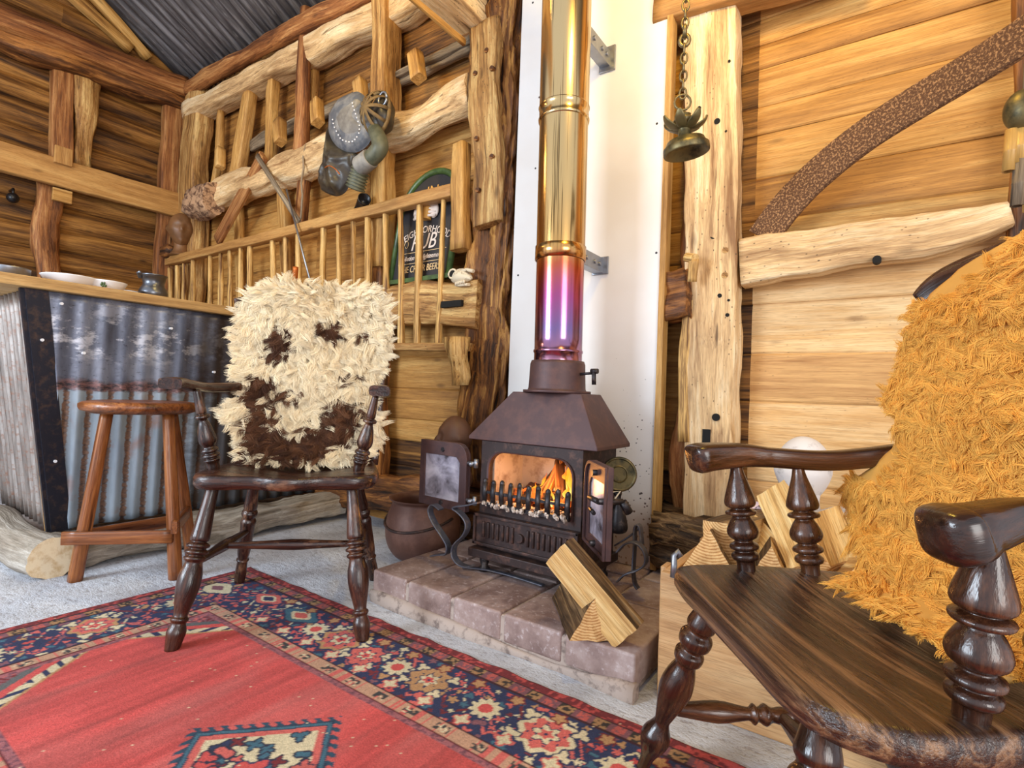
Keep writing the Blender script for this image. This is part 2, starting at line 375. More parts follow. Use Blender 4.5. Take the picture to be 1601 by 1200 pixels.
# ---------------------------------------------------------------- special materials
def m_concrete():
    t = NT('concrete'); gp = t.attr('gp').outputs['Vector']
    n = t.noise(gp, 3.5, 5, .6); f = t.noise(t.mapv(gp, (30, 55, 40)), 1, 4, .7); s = t.noise(gp, 160, 2)
    c = t.ramp(n, [(.3, S(160, 160, 166)), (.55, S(196, 198, 204)), (.75, S(220, 222, 228))])
    c = t.mix(t.ramp(s, [(.28, .6), (.36, 0)]), c, S(110, 100, 96)); c = t.mix(t.ramp(f, [(.34, .55), (.46, 0)]), c, S(124, 116, 118))
    return t.out(c, .85, 0, t.math('ADD', f, t.math('MULTIPLY', s, .4)), .8, .006)
M['concrete'] = m_concrete()
M['burr'] = speckle('burr', S(176, 138, 104), S(92, 62, 44), 26, (.46, .58), .8, 0, 1.0)
def m_roof():
    t = NT('roof_tin'); gp = t.attr('gp').outputs['Vector']
    n = t.noise(t.mapv(gp, (26, 2.2, 1)), 1, 5, .65); b = t.noise(t.mapv(gp, (60, 9, 1)), 1, 4, .7)
    c = t.ramp(n, [(.3, S(44, 42, 44)), (.5, S(84, 80, 82)), (.64, S(126, 124, 128))])
    c = t.mix(t.ramp(b, [(.58, 0), (.72, .6)]), c, S(150, 146, 148))
    return t.out(c, .5, .35, b, .2, .002)
M['roof_tin'] = m_roof()
def m_bar():
    t = NT('bar_tin'); gp = t.attr('gp').outputs['Vector']; sep = t.t.nodes.new('ShaderNodeSeparateXYZ'); t.link(gp, sep.inputs[0])
    z, y, ph = sep.outputs      # z height, y along, ph ridge 0..1
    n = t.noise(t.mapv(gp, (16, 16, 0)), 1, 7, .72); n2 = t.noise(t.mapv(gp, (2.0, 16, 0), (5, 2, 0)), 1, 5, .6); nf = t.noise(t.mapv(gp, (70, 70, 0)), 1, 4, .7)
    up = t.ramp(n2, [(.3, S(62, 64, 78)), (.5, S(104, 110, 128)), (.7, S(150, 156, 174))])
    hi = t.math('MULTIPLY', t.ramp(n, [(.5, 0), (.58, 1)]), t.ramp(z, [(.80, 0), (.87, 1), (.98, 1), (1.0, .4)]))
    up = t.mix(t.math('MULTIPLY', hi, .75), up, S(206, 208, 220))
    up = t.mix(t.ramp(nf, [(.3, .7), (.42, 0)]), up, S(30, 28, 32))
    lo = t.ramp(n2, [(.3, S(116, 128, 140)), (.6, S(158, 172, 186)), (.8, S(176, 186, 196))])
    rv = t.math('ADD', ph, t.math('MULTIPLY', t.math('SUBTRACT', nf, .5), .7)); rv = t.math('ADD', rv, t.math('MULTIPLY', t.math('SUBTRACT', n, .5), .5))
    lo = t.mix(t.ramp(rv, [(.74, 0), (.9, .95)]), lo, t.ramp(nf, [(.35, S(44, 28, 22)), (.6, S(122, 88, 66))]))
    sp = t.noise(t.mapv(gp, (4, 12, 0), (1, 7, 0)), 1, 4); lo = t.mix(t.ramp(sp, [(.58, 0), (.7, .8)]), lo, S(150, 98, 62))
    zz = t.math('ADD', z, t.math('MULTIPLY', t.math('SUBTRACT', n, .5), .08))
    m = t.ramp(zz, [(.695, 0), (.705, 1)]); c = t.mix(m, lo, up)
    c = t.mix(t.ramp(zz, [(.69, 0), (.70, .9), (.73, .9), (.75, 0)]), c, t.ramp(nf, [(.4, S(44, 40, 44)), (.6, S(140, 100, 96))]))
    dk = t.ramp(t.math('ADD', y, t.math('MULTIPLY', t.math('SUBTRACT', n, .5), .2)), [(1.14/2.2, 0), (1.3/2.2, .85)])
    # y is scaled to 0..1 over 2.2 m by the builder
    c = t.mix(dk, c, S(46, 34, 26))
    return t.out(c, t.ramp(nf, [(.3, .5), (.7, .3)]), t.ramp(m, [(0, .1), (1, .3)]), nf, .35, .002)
M['bar_tin'] = m_bar()
def m_endtin():
    t = NT('end_tin'); gp = t.attr('gp').outputs['Vector']
    n = t.noise(t.mapv(gp, (30, 2, 2)), 1, 5, .65); f = t.noise(gp, 40, 4, .7)
    c = t.ramp(n, [(.3, S(70, 60, 54)), (.5, S(136, 124, 116)), (.7, S(178, 170, 164))]); c = t.mix(t.ramp(f, [(.52, 0), (.66, .8)]), c, S(126, 84, 62))
    return t.out(c, .5, .4, f, .3, .002)
M['end_tin'] = m_endtin()
M['black_angle'] = speckle('black_angle', S(38, 38, 48), S(76, 60, 54), 34, (.5, .7), .45, .6, .2)
def m_tile():
    t = NT('quarry_tile'); gp = t.attr('gp').outputs['Vector']; tone = t.attr('tone').outputs['Fac']
    n = t.noise(gp, 9, 5, .65); f = t.noise(gp, 60, 4, .7)
    c = t.ramp(t.math('ADD', n, t.math('MULTIPLY', t.math('SUBTRACT', tone, .5), .5)), [(.3, S(118, 94, 88)), (.5, S(156, 132, 124)), (.7, S(192, 174, 168))])
    c = t.mix(t.ramp(f, [(.56, 0), (.7, .6)]), c, S(206, 192, 190))
    return t.out(c, .6, 0, n, .4, .004)
M['tile'] = m_tile()
M['mortar'] = speckle('mortar', S(172, 154, 142), S(120, 104, 96), 30, (.5, .65), .95, 0, .8)
def m_board():
    t = NT('white_board'); gp = t.attr('gp').outputs['Vector']; sep = t.t.nodes.new('ShaderNodeSeparateXYZ'); t.link(gp, sep.inputs[0])
    n = t.noise(gp, 2.2, 4); f = t.noise(gp, 90, 3, .6)
    c = t.ramp(n, [(.35, S(222, 214, 206)), (.65, S(230, 226, 222))])
    v = t.vor(gp, 60)
    low = t.ramp(sep.outputs[2], [(.0, .42), (.35, .36), (.6, .24), (.85, .12), (1.0, .05)])
    sx = t.ramp(t.math('ADD', sep.outputs[0], 1.0), [(.0, .45), (.2, 1)]); spots = t.math('LESS_THAN', t.math('ADD', v, t.math('MULTIPLY', f, .5)), t.math('ADD', t.math('MULTIPLY', low, sx), .14))
    c = t.mix(spots, c, S(74, 66, 66))
    soot = t.math('MULTIPLY', t.ramp(t.math('ADD', sep.outputs[2], t.math('MULTIPLY', n, .3)), [(.38, 1), (.56, 0)]), .75)
    c = t.mix(soot, c, S(150, 112, 84))
    return t.out(c, .55, 0, f, .12, .001)
M['white_board'] = m_board()
def m_flue():
    t = NT('flue_steel'); gp = t.attr('gp').outputs['Vector']; sep = t.t.nodes.new('ShaderNodeSeparateXYZ'); t.link(gp, sep.inputs[0])
    z, a, _ = sep.outputs       # z height m /2, a angle 0..1
    n = t.noise(t.mapv(gp, (4, 5, 0)), 1, 4); dr = t.noise(t.mapv(gp, (2.0, 26, 0)), 1, 4, .6)
    h = t.math('ADD', z, t.math('MULTIPLY', t.math('SUBTRACT', n, .5), .05))
    c = t.ramp(h, [(.425, S(170, 150, 160)), (.44, S(176, 120, 140)), (.49, S(128, 104, 150)), (.545, S(170, 84, 132)), (.60, S(196, 100, 70)), (.63, S(206, 160, 96)), (.75, S(204, 172, 118)), (1.0, S(204, 178, 130))])
    c = t.mix(t.math('MULTIPLY', t.ramp(dr, [(.38, 1), (.42, 0)]), t.ramp(z, [(.6, 0), (.66, .8)])), c, S(84, 60, 34))
    return t.out(c, .19, 1, n, .03, .003)
M['flue'] = m_flue()
def m_vcol(name, rough=.9, rp=.0, bump=0, bsc=300, sheen=0):
    t = NT(name); c = t.attr('col').outputs['Color']; gp = t.attr('gp').outputs['Vector']
    b = t.noise(gp, bsc, 3); 
    if sheen: t.b.inputs['Sheen Weight'].default_value = sheen; t.b.inputs['Sheen Roughness'].default_value = .5
    if rp: c = t.mix(rp, c, t.mix(1, c, t.ramp(b, [(.3, .45), (.7, 1.0)]), 'MULTIPLY'))
    return t.out(c, rough, 0, b if bump else None, bump, .002)
def m_emit(name, stops, strength, sc=(30, 30, 12)):
    t = NT(name); gp = t.attr('gp').outputs['Vector']; tn = t.attr('tone').outputs['Fac']; n = t.noise(t.mapv(gp, sc), 1, 3, .5)
    f = t.math('ADD', tn, t.math('MULTIPLY', t.math('SUBTRACT', n, .5), .5)); c = t.ramp(f, stops)
    t.link(c, t.b.inputs['Emission Color']); t.b.inputs['Emission Strength'].default_value = strength
    return t.out((.02, .01, 0, 1), .9)
M['flame'] = m_emit('flame', [(.0, S(200, 50, 4)), (.3, S(246, 106, 14)), (.6, S(255, 170, 40)), (.9, S(255, 232, 130))], 1.3)
M['ember'] = m_emit('ember', [(.35, S(16, 8, 8)), (.55, S(60, 14, 6)), (.75, S(255, 110, 30))], 1.4, (40, 40, 40))
def m_doorglass():
    t = NT('door_glass'); gp = t.attr('gp').outputs['Vector']; n = t.noise(gp, 9, 4, .6, .6)
    c = t.ramp(n, [(.3, S(60, 52, 56)), (.48, S(150, 144, 156)), (.65, S(196, 190, 200))])
    return t.out(c, .22, 0, None, spec=.8)
M['door_glass'] = m_doorglass()
# ================================================================ structure
Y0 = 2.12; XA = -4.93; ZT = 4.2
mb = MB(); box(mb, (-1.8, .4, -.03), (7.4, 5.0, .06), seed=0); mb.build('floor', M['concrete'], kind='structure')
def boards(name, seams, along, x0, x1, base, mats, pick, cracks=(), joints=(), sag=.004, thick=.022, lap=.012, tonef=None, bulge=.0):
    """along 'x': wall plane y=base; along 'y': wall plane x=base"""
    mb = MB(); rnd = random.Random(5)
    for k in range(len(seams)-1):
        z0, z1 = seams[k], seams[k+1]
        xs = [x0]+list(joints)+[x1]
        for q in range(len(xs)-1):
            a, b = xs[q], xs[q+1]; n = max(4, int((b-a)/.12)); sd = rnd.random()*60
            gap = .0035 if (k in cracks and q == 0) else (-.05 if bulge else -.010)
            tone = (tonef(k, (a+b)/2) if tonef else .5)+rnd.uniform(-.16, .16); mi = pick((a+b)/2, (z0+z1)/2)
            g0 = max(gap, 0)/2; pr = [(z0+g0, .004+bulge), (z0+.006, bulge*.6), (lerp(z0, z1, .25), -.002-bulge*.5), ((z0+z1)/2, -.003-bulge), (lerp(z0, z1, .8), -.001-bulge*.5), (z1-.006, .002+bulge*.5), (z1-gap/2, .010+bulge), (z1-gap/2, .010+bulge+thick), (z0+g0, thick+bulge)]
            vs = []; gp = []
            for i in range(n+1):
                x = a+(b-a)*i/n; dz = sag*noise.noise((x*1.1, k*3.7, 0)); dd = .006*noise.noise((x*.9, k*2.1, 5))
                for (z, d) in pr:
                    zz = z+dz; dy = d+dd
                    vs.append((x, base+dy, zz) if along == 'x' else (base-dy, x, zz)); gp.append((x+sd, z+sd*.37, d+sd*.2))
            m = len(pr); fs = []
            for i in range(n):
                for j in range(m):
                    f = (i*m+j, i*m+(j+1) % m, (i+1)*m+(j+1) % m, (i+1)*m+j)
                    fs.append(f if along == 'x' else tuple(reversed(f)))
            fs += [tuple(range(m)), tuple(reversed(range(n*m, n*m+m)))]
            mb.add(vs, fs, gp, tone, mi, False)
    return mb.build(name, mats, kind='structure')
seamsB = [-.02, .14, .325, .464, .585, .755, .93, 1.113, 1.29, 1.42, 1.58, 1.745, 1.85, 1.995, 2.085, 2.18, 2.34, 2.50, 2.64, 2.85, 3.06, 3.26, 3.45, 3.7]
def pickB(x, z):
    if x > -.42: return 1 if z < 1.3 else 0
    if x > -.66: return 2  # darker boards painted in for the shade between flue board and post
    return 2 if (z > 2.25 and x < -1.44) or z < .5 else 0
boards('wall_back', seamsB, 'x', XA-.05, 1.9, Y0, [M['board_warm'], M['board_pale'], M['board_dark']], pickB, cracks=(3, 4, 5), joints=(-3.1, -1.44, -.655, -.41))
seamsA = [0, .2, .38, .56, .75, .93, 1.13, 1.34, 1.52, 1.66, 1.81, 1.98, 2.15, 2.32, 2.48, 2.66, 2.80, 2.95, 3.10, 3.28, 3.45, 3.62, 3.8, 4.0]
boards('wall_left', seamsA, 'y', -1.6, 2.16, XA, [M['board_dark']], lambda x, z: 0, joints=(1.2,), sag=.016, thick=.02, bulge=.020)
# roof: corrugated tin rising from the eaves of the back wall towards the room
def roof():
    mb = MB(); s = .54; x0, x1 = -4.98, 1.6; nx = int((x1-x0)/.0127); per = .076*2*math.pi
    vs = []; gp = []; fs = []; ny = 8
    for j in range(ny+1):
        y = 2.25-j*(2.25+.9)/ny; z = 3.24+(2.05-y)*s
        for i in range(nx+1):
            x = x0+(x1-x0)*i/nx; k = .012*math.sin(x/.076*2*math.pi); step = .004*(int(x/.62) % 2)
            vs.append((x, y, z+k+step)); gp.append((x, y, int(x/.62+50)*3.3))
    W = nx+1
    for j in range(ny):
        for i in range(nx): fs.append((j*W+i, j*W+i+1, (j+1)*W+i+1, (j+1)*W+i))
    mb.add(vs, fs, gp, .5, 0, True); o = mb.build('ceiling', M['roof_tin'], kind='structure')
    m = o.modifiers.new('t', 'SOLIDIFY'); m.thickness = .004
roof()
# ================================================================ timbers
def pw(px, p): return px*depth(p)/F
def TY(a, b, Y, w0, w1, d, label, mat, name='timber_stud', cat='timber stud', group=None, k=.72, **kw):
    """upright timber standing in the back wall frame; a, b pixels on the plane y=Y; w in pixels"""
    p0 = PY(a[0], a[1], Y); p1 = PY(b[0], b[1], Y); mb = MB()
    timber(mb, p0, p1, pw(w0, p0)*k, d, up=V(0, 1, 0), w1=pw(w1, p1)*k, h1=d, **kw)
    return mb.build(name, mat, label=label, cat=cat, group=group)
def vert(y0, y1, xa, xb=None): return (xa, y0), (xb if xb else xa, y1)
G1 = 'roof studs between the wall plate and the log rail'
TY((346, 172), (336, 296), 2.04, 15, 14, .05, 'thin pointed pale stud nearest the corner post, topped with a worn tip', M['stud'], group=G1, rnd=.6, wob=.008)
TY((392, 140), (370, 282), 2.03, 26, 36, .08, 'wide pale stud that broadens downward, second from the corner post', M['stud'], group=G1, rnd=.4, wob=.01)
TY((431, 118), (422, 258), 2.03, 18, 26, .07, 'pale stud tapering to a chamfered point, left of the round reddish pole', M['stud'], group=G1, rnd=.5, wob=.01)
TY((494, 74), (490, 172), 2.06, 15, 13, .05, 'short grey-brown stud just behind the round reddish pole', M['oak'], group=G1, rnd=.4, wob=.008)
p0 = PY(479, 14, 1.97); p1 = PY(468, 240, 1.97); mb = MB(); timber(mb, p1, p0, .105, .09, rnd=.8, w1=.075, h1=.06, wob=.008, up=V(0, 1, 0))
mb.build('timber_pole', M['oak_red'], label='round reddish upright pole crossing from the eaves pole down to the log rail', cat='wooden pole')
TY((478, 268), (472, 352), 2.02, 26, 26, .06, 'red-brown stud below the log rail with a cord hanging in front', M['oak_red'], rnd=.35, wob=.006)
TY((603, -14), (602, 176), 2.0, 42, 44, .13, 'big square stud with a split pale edge above the leather mask', M['oak'], rnd=.2, wob=.01)
TY((601, 176), (594, 420), 2.02, 46, 44, .10, 'big yellow-green lit stud behind the hay rack and leather mask', M['stud'], rnd=.3, wob=.012)
TY((594, 420), (588, 748), 2.03, 44, 48, .10, 'rough dark stud standing behind the fleece covered chair', M['oak_dark'], rnd=.4, wob=.014)
TY((443, 300), (452, 470), 2.05, 26, 26, .06, 'pale green lit stud behind the hay rack slats', M['stud'], rnd=.3)
TY((372, 300), (378, 480), 2.06, 22, 22, .05, 'green tinted stud behind the left part of the hay rack', M['stud'], rnd=.3)
# corner posts
p0 = PY(305, 163, 2.0); p1 = PY(297, 320, 2.0); mb = MB(); timber(mb, (p1.x, 2.02, 1.2), (p0.x+.02, 2.02, 3.12), .26, .14, rnd=.25, wob=.014, up=V(0, 1, 0))
mb.build('corner_post', M['oak'], label='broad worn corner post where the two plank walls meet', cat='timber post')
a = PX(268, 163, XA+.05); mb = MB(); timber(mb, (XA+.07, a.y, .9), (XA+.07, a.y+.01, 3.02), .15, .09, rnd=.2, wob=.005, up=V(1, 0, 0))
mb.build('timber_post', M['oak_red'], label='flat square post on the left wall beside the corner post', cat='timber post')
# eaves pole and wall plate
def TX(a, b, Ya, Yb, h0, h1, d, label, mat, name, cat, **kw):
    p0 = PY(a[0], a[1], Ya); p1 = PY(b[0], b[1], Yb); mb = MB()
    timber(mb, p0, p1, d, pw(h0, p0), w1=d, h1=pw(h1, p1), **kw); return mb.build(name, mat, label=label, cat=cat)
TX((292, 140), (640, -50), 1.96, 1.96, 26, 36, .09, 'round red-brown eaves pole under the edge of the tin roof', M['oak_red'], 'eaves_pole', 'wooden pole', rnd=.9, wob=.012)
TX((300, 180), (745, -48), 2.03, 2.03, 26, 50, .16, 'hewn wall plate with a pale underside below the eaves pole', M['oak_pale'], 'wall_plate', 'timber beam', rnd=.3, wob=.014)
TX((304, 322), (745, 150), 1.99, 1.99, 44, 60, .15, 'thick bleached log rail across the back wall behind the leather mask', M['oak_pale'], 'log_rail', 'log beam', rnd=.8, wob=.024, n=32)
p0 = PY(322, 318, 1.93); mb = MB(); timber(mb, p0+V(-.16, 0, .02), p0+V(.16, -.01, .02), .2, .26, rnd=.9, wob=.014, w1=.16, h1=.24, n=36, rough=1.0)
mb.build('burr_log', M['burr'], label='gnarled burr log end hanging in the wall corner above the carved bust', cat='log')
TX((395, 228), (742, 66), 2.07, 2.07, 18, 26, .05, 'narrow dark batten above the log rail', M['grey_wood'], 'wall_batten', 'wooden batten', rnd=.4, wob=.012)
TX((622, 118), (742, 62), 2.04, 2.04, 9, 13, .04, 'pale splintered batten under the tie beam', M['grey_wood'], 'wall_batten', 'wooden batten', rnd=.4, wob=.012)
for (x, y, Y, l, lab) in [(347, 248, 1.95, .16, 'small peg block leaning near the corner stud'), (441, 207, 1.95, .2, 'square peg block between the pale studs'), (500, 176, 1.93, .26, 'sawn peg block left of the leather mask'), (568, 146, 1.96, .2, 'pale peg block showing above the leather mask'), (655, 104, 1.94, .24, 'pale sawn peg block right of the big square stud')]:
    p = PY(x, y, Y); mb = MB(); timber(mb, p+V(.02, -.02, -.08), p+V(-.035, .0, .08), .07 if x > 400 else .05, .06, rnd=.25, wob=.004, up=V(0, 1, 0))
    mb.build('peg_block', M['stud'], label=lab, cat='wood block', group='peg blocks along the upper batten')
# V brace: plank + strip
mb = MB(); timber(mb, PY(412, 243, 1.93), PY(340, 376, 1.93), .10, .03, rnd=.15, wob=.003, up=V(0, 1, 0)); mb.build('leaning_plank', M['oak_red'], label='sawn red-brown plank leaning diagonally above the hay rack', cat='plank')
mb = MB(); timber(mb, PY(402, 243, 1.91), PY(468, 348, 1.91), .035, .012, rnd=.2, wob=.002, up=V(0, 1, 0)); mb.build('thin_lath', M['grey_wood'], label='thin weathered lath slanting down right of the leaning plank', cat='lath')
mb = MB(); tube(mb, [PY(448, 296, 1.9), PY(487, 447, 1.84)], .006, n=8); mb.build('fishing_rod', M['galv'], label='thin grey rod leaning against the hay rack behind the bottle', cat='rod')
mb = MB(); tube(mb, [PY(x, y, 1.92) for x, y in [(479, 224), (474, 246), (475, 262), (471, 286), (473, 305), (470, 342)]], .006, n=8); mb.build('hanging_cord', M['grey_wood'], label='grey twisted cord hanging down the red-brown stud', cat='cord')
# big post beside the white board
mb = MB(); timber(mb, (-1.545, 2.02, .3), (-1.515, 2.02, 3.3), .225, .15, rnd=.35, wob=.030, n=56, up=V(0, 1, 0), seg=110, rough=.9, seed=11)
o = mb.build('main_post', M['oak_rough'], label='massive gnarled dark post rising beside the white flue board', cat='timber post')
mb = MB(); timber(mb, PY(764, 352, 1.93), PY(759, 40, 1.93), .165, .06, rnd=.4, wob=.010, n=40, up=V(0, 1, 0), seg=60, rough=.8, seed=23, w1=.165)
for x, y in [(760, 78), (768, 106), (742, 114), (744, 216), (768, 244), (746, 296)]:
    p = PY(x, y, 1.893); tube(mb, [p, p+V(0, .02, 0)], .012, n=10, mi=1, mcap=1)
mb.build('plane_face', [M['oak'], M['oak_dark']], parent=o, label='hewn golden front face')
# tie beam coming towards the room
p = PY(738, 22, 1.93); mb = MB(); timber(mb, p+V(0, -1.35, .02), p+V(0, .0, 0), .2, .18, rnd=.15, wob=.01, n=24, mcap=0)
mb.build('tie_beam', M['oak_pale'], label='pale square tie beam running out from the top of the massive post', cat='timber beam')
p = PY(738, 60, 1.9); mb = MB(); timber(mb, p+V(-.09, -1.2, .015), p+V(-.05, 0, 0), .02, .03, rnd=.3, wob=.004); mb.build('edge_batten', M['stud'], label='slim pale batten along the underside of the tie beam', cat='wooden batten')
# beam under the sign
mb = MB(); timber(mb, PY(600, 480, 2.0), PY(760, 474, 2.0), .14, .21, w1=.14, h1=.22, rnd=.3, wob=.018, n=28); o = mb.build('sign_beam', M['oak'], label='hewn beam with a slot carrying the pub sign and the skull', cat='timber beam')
mb = MB(); p = PY(707, 475, 1.925); box(mb, p, (.13, .02, .03), seed=1); mb.build('mortise_shade', M['hole'], parent=o, label='black block painted as the shade of a slot in the face')  # black block on the face paints the slot's shade, nothing is cut
mb = MB(); timber(mb, PY(723, 226, 1.93), PY(722, 392, 1.93), .075, .07, rnd=.35, wob=.008, up=V(0, 1, 0), w1=.09); mb.build('rack_post', M['stud'], label='short upright timber where the hay rack meets the massive post', cat='timber post')
mb = MB(); timber(mb, PY(720, 527, 1.9), PY(718, 602, 1.9), .085, .08, rnd=.6, wob=.02, w1=.055, h1=.05, n=24, rough=1.2, up=V(0, 1, 0)); mb.build('driftwood_block', M['peel'], label='pale split driftwood block hanging below the hay rack end', cat='wood block')
mb = MB(); timber(mb, (-3.2, 2.03, .17), (-1.42, 2.03, .2), .18, .2, rnd=.5, wob=.03, n=24); mb.build('sill_beam', M['oak_dark'], label='rough low sill beam behind the iron pot', cat='timber beam')
# right hand post
mb = MB(); p1 = PY(1116, 14, 2.0); p0 = PY(1112, 822, 2.0)
timber(mb, (-.515, 2.03, .27), (p1.x-.012, 2.03, p1.z), .165, .10, rnd=.12, wob=.007, n=40, up=V(0, 1, 0), seg=70, bow=-.008, w1=.19, seed=4, rough=.8)
for x, y, r in [(1115, 369, 9), (1134, 391, 10), (1133, 430, 10), (1125, 462, 7), (1139, 469, 4), (1137, 492, 6), (1119, 652, 12), (1121, 189, 9), (1093, 168, 5), (1135, 205, 4), (1140, 95, 4)]:
    p = PY(x, y, 1.978); tube(mb, [p, p+V(0, .02, 0)], pw(r/2, p), n=12, mi=1 if y not in (391, 430) else 2, mcap=1 if y not in (391, 430) else 2)
p = PY(1104, 686, 1.978); box(mb, p+V(0, .01, 0), (.028, .02, .07), mi=1)
o = mb.build('oak_post', [M['oak_pale'], M['hole'], M['oak']], label='pale peg-holed oak post to the right of the white flue board', cat='timber post')
mb = MB(); timber(mb, PY(1075, 470, 1.99), PY(1070, 690, 1.99), .035, .03, rnd=.6, wob=.01, up=V(0, 1, 0), n=14); mb.build('bark_strip', M['peel'], parent=o, label='loose bark strip along the left edge')
mb = MB(); timber(mb, (-.62, 2.06, .3), (-.61, 2.06, 2.2), .07, .05, rnd=.6, wob=.022, up=V(0, 1, 0), n=20); mb.build('waney_edge', M['oak_red'], parent=o, label='reddish bark edge')
mb = MB(); timber(mb, (-.74, 2.05, 1.13), (-.585, 2.02, 1.14), .15, .19, rnd=.75, wob=.016, n=32, rough=1.0, seg=14)
timber(mb, PY(1073, 402, 1.93), PY(1086, 404, 1.9), .025, .025, rnd=.9, wob=.004, n=10, mi=1); timber(mb, PY(1086, 405, 1.91), PY(1082, 440, 1.93), .03, .02, rnd=.8, wob=.006, n=10, mi=1)
mb.build('gnarled_log', [M['oak_dark'], M['peel']], label='gnarled log end poking out between the white board and the oak post', cat='log')
mb = MB(); timber(mb, PY(1030, 28, 2.0), PY(1330, -62, 2.0), .12, .115, rnd=.2, wob=.006); mb.build('head_beam', M['beam_saw'], label='yellow lit beam across the top of the oak post', cat='timber beam')
# hewn beam on the right wall
top = [(1155, 371), (1200, 363), (1260, 357), (1330, 346), (1400, 337), (1470, 327), (1530, 320), (1582, 311)]
bot = [(1582, 350), (1530, 372), (1480, 390), (1440, 401), (1390, 406), (1330, 412), (1270, 427), (1220, 432), (1190, 440), (1156, 446)]
def slab(mb, top, bot, Y, d, n=40, seed=3, amp=.008, mi=0, tone=.5):
    def at(poly, x):
        poly = sorted(poly)
        for (a, b) in zip(poly, poly[1:]):
            if a[0] <= x <= b[0]: return lerp(a[1], b[1], (x-a[0])/(b[0]-a[0]))
        return poly[0][1] if x < poly[0][0] else poly[-1][1]
    x0 = max(min(p[0] for p in top), min(p[0] for p in bot)); x1 = min(max(p[0] for p in top), max(p[0] for p in bot))
    T = []; B = []
    for i in range(n+1):
        x = lerp(x0, x1, i/n); T.append(PY(x, at(top, x), Y)); B.append(PY(x, at(bot, x), Y))
    pts = [(a+b)/2 for a, b in zip(T, B)]
    hh = [(a-b).z for a, b in zip(T, B)]
    def cr(i, t, th):
        c, s = math.cos(th), math.sin(th); x = d/2*math.copysign(abs(c)**.3, c); y = hh[i]/2*math.copysign(abs(s)**.3, s)
        k = 1+amp*14*noise.noise((t*9, s*2+seed, c))
        return x*k-d/2*0, y*(1+amp*6*noise.noise((t*14, s*3, seed)))
    sweep(mb, [p+V(0, d/2, 0) for p in pts], cr, n=28, seed=seed, mi=mi, tone=tone)
mb = MB(); slab(mb, top, bot, 1.99, .09)
p = PY(1371, 405, 1.982); tube(mb, [p, p+V(0, .03, 0)], .012, n=12, mi=1, mcap=1)
o = mb.build('hewn_beam', [M['oak_pale'], M['hole']], label='bleached wavy-edged hewn beam across the right wall', cat='timber beam')
# curved brace
mb = MB(); arc = [(1192, 372, 2.03), (1222, 330, 2.02), (1262, 286, 2.0), (1310, 244, 1.97), (1360, 206, 1.93), (1420, 168, 1.88), (1480, 132, 1.83), (1540, 96, 1.77), (1600, 58, 1.71), (1680, 0, 1.64)]
pts = [PY(x, y, Yq) for x, y, Yq in arc]; fine = []
for i in range(len(pts)-1):
    for q in range(5): fine.append(pts[i].lerp(pts[i+1], q/5))
fine.append(pts[-1])
for _ in range(4): fine = [fine[0]]+[(fine[i-1]+fine[i]*2+fine[i+1])/4 for i in range(1, len(fine)-1)]+[fine[-1]]
bar(mb, fine, .022, lambda t: lerp(.112, .086, t), up=V(0, 0, 1), rnd=.2, n=16); mb.build('curved_rim', M['rust'], label='curved speckled rust-brown rim arching over the right wall', cat='cart rim')
# lower right sill
mb = MB(); timber(mb, (-.70, 2.0, .22), (1.3, 2.0, .25), .2, .19, rnd=.55, wob=.035, n=30, rough=1.2, seg=60); mb.build('sill_beam', M['bark'], label='rough dark sill beam behind the firewood crate', cat='timber beam')
mb = MB(); ball(mb, PY(1338, 836, 1.82), (.15, .08, .075), disp=lambda u: 1+.12*noise.noise(u*2.2)+.03*noise.noise(u*9)); mb.build('white_rock', M['stone'], label='cracked white rock resting on the sill behind the firewood', cat='rock')
# ---- left wall timbers
def TAX(a, b, w, d, label, mat, name, cat, off=.05, w1=None, **kw):
    p0 = PX(a[0], a[1], XA+off); p1 = PX(b[0], b[1], XA+off); mb = MB(); up = V(1, 0, 0)
    timber(mb, p0, p1, w, d, up=up, w1=w1, **kw); return mb.build(name, mat, label=label, cat=cat)
TAX((98, 92), (95, 260), .125, .08, 'square reddish stud on the left wall under the top beam', M['oak_red'], 'timber_stud', 'timber stud', rnd=.2, wob=.005)
TAX((133, 100), (131, 262), .20, .08, 'twisted wide stud on the left wall beside the square one', M['oak'], 'timber_stud', 'timber stud', rnd=.5, wob=.02, w1=.10)
TAX((80, 290), (77, 450), .155, .09, 'crooked stud on the left wall between the lower beam and the bar', M['oak_red'], 'timber_stud', 'timber stud', rnd=.5, wob=.02, bow=.02)
def HA(a, b, d, h, off, label, mat, name, cat, **kw):
    p0 = PX(a[0], a[1], XA+off); p1 = PX(b[0], b[1], XA+off); mb = MB(); timber(mb, p0, p1, d, h, **kw); return mb.build(name, mat, label=label, cat=cat)
HA((-110, 214), (292, 326), .07, .19, .15, 'long sawn horizontal beam across the left wall', M['beam_saw'], 'wall_beam', 'timber beam', rnd=.12, wob=.004)
HA((-110, 12), (294, 158), .14, .20, .10, 'hewn top beam of the left wall', M['oak_dark'], 'top_beam', 'timber beam', rnd=.25, wob=.02)
HA((-110, -18), (292, 138), .13, .14, .18, 'round red-brown pole lying along the top of the left wall', M['oak_red'], 'eaves_pole', 'wooden pole', rnd=.9, wob=.014)
for a, b, lab in [((140, -12), (232, 92), 'slanting gable rafter nearest the tin roof'), ((95, -20), (205, 78), 'slanting gable rafter further from the tin roof')]:
    HA(a, b, .06, .07, .06, lab, M['stud'], 'gable_rafter', 'rafter', rnd=.2, wob=.004)
p = PX(99, 244, XA+.2); mb = MB(); box(mb, p, (.03, .10, .12), grain=2); mb.build('packing_block', M['beam_saw'], label='small square wood block nailed above the long sawn beam', cat='wood block', bevel=.004)
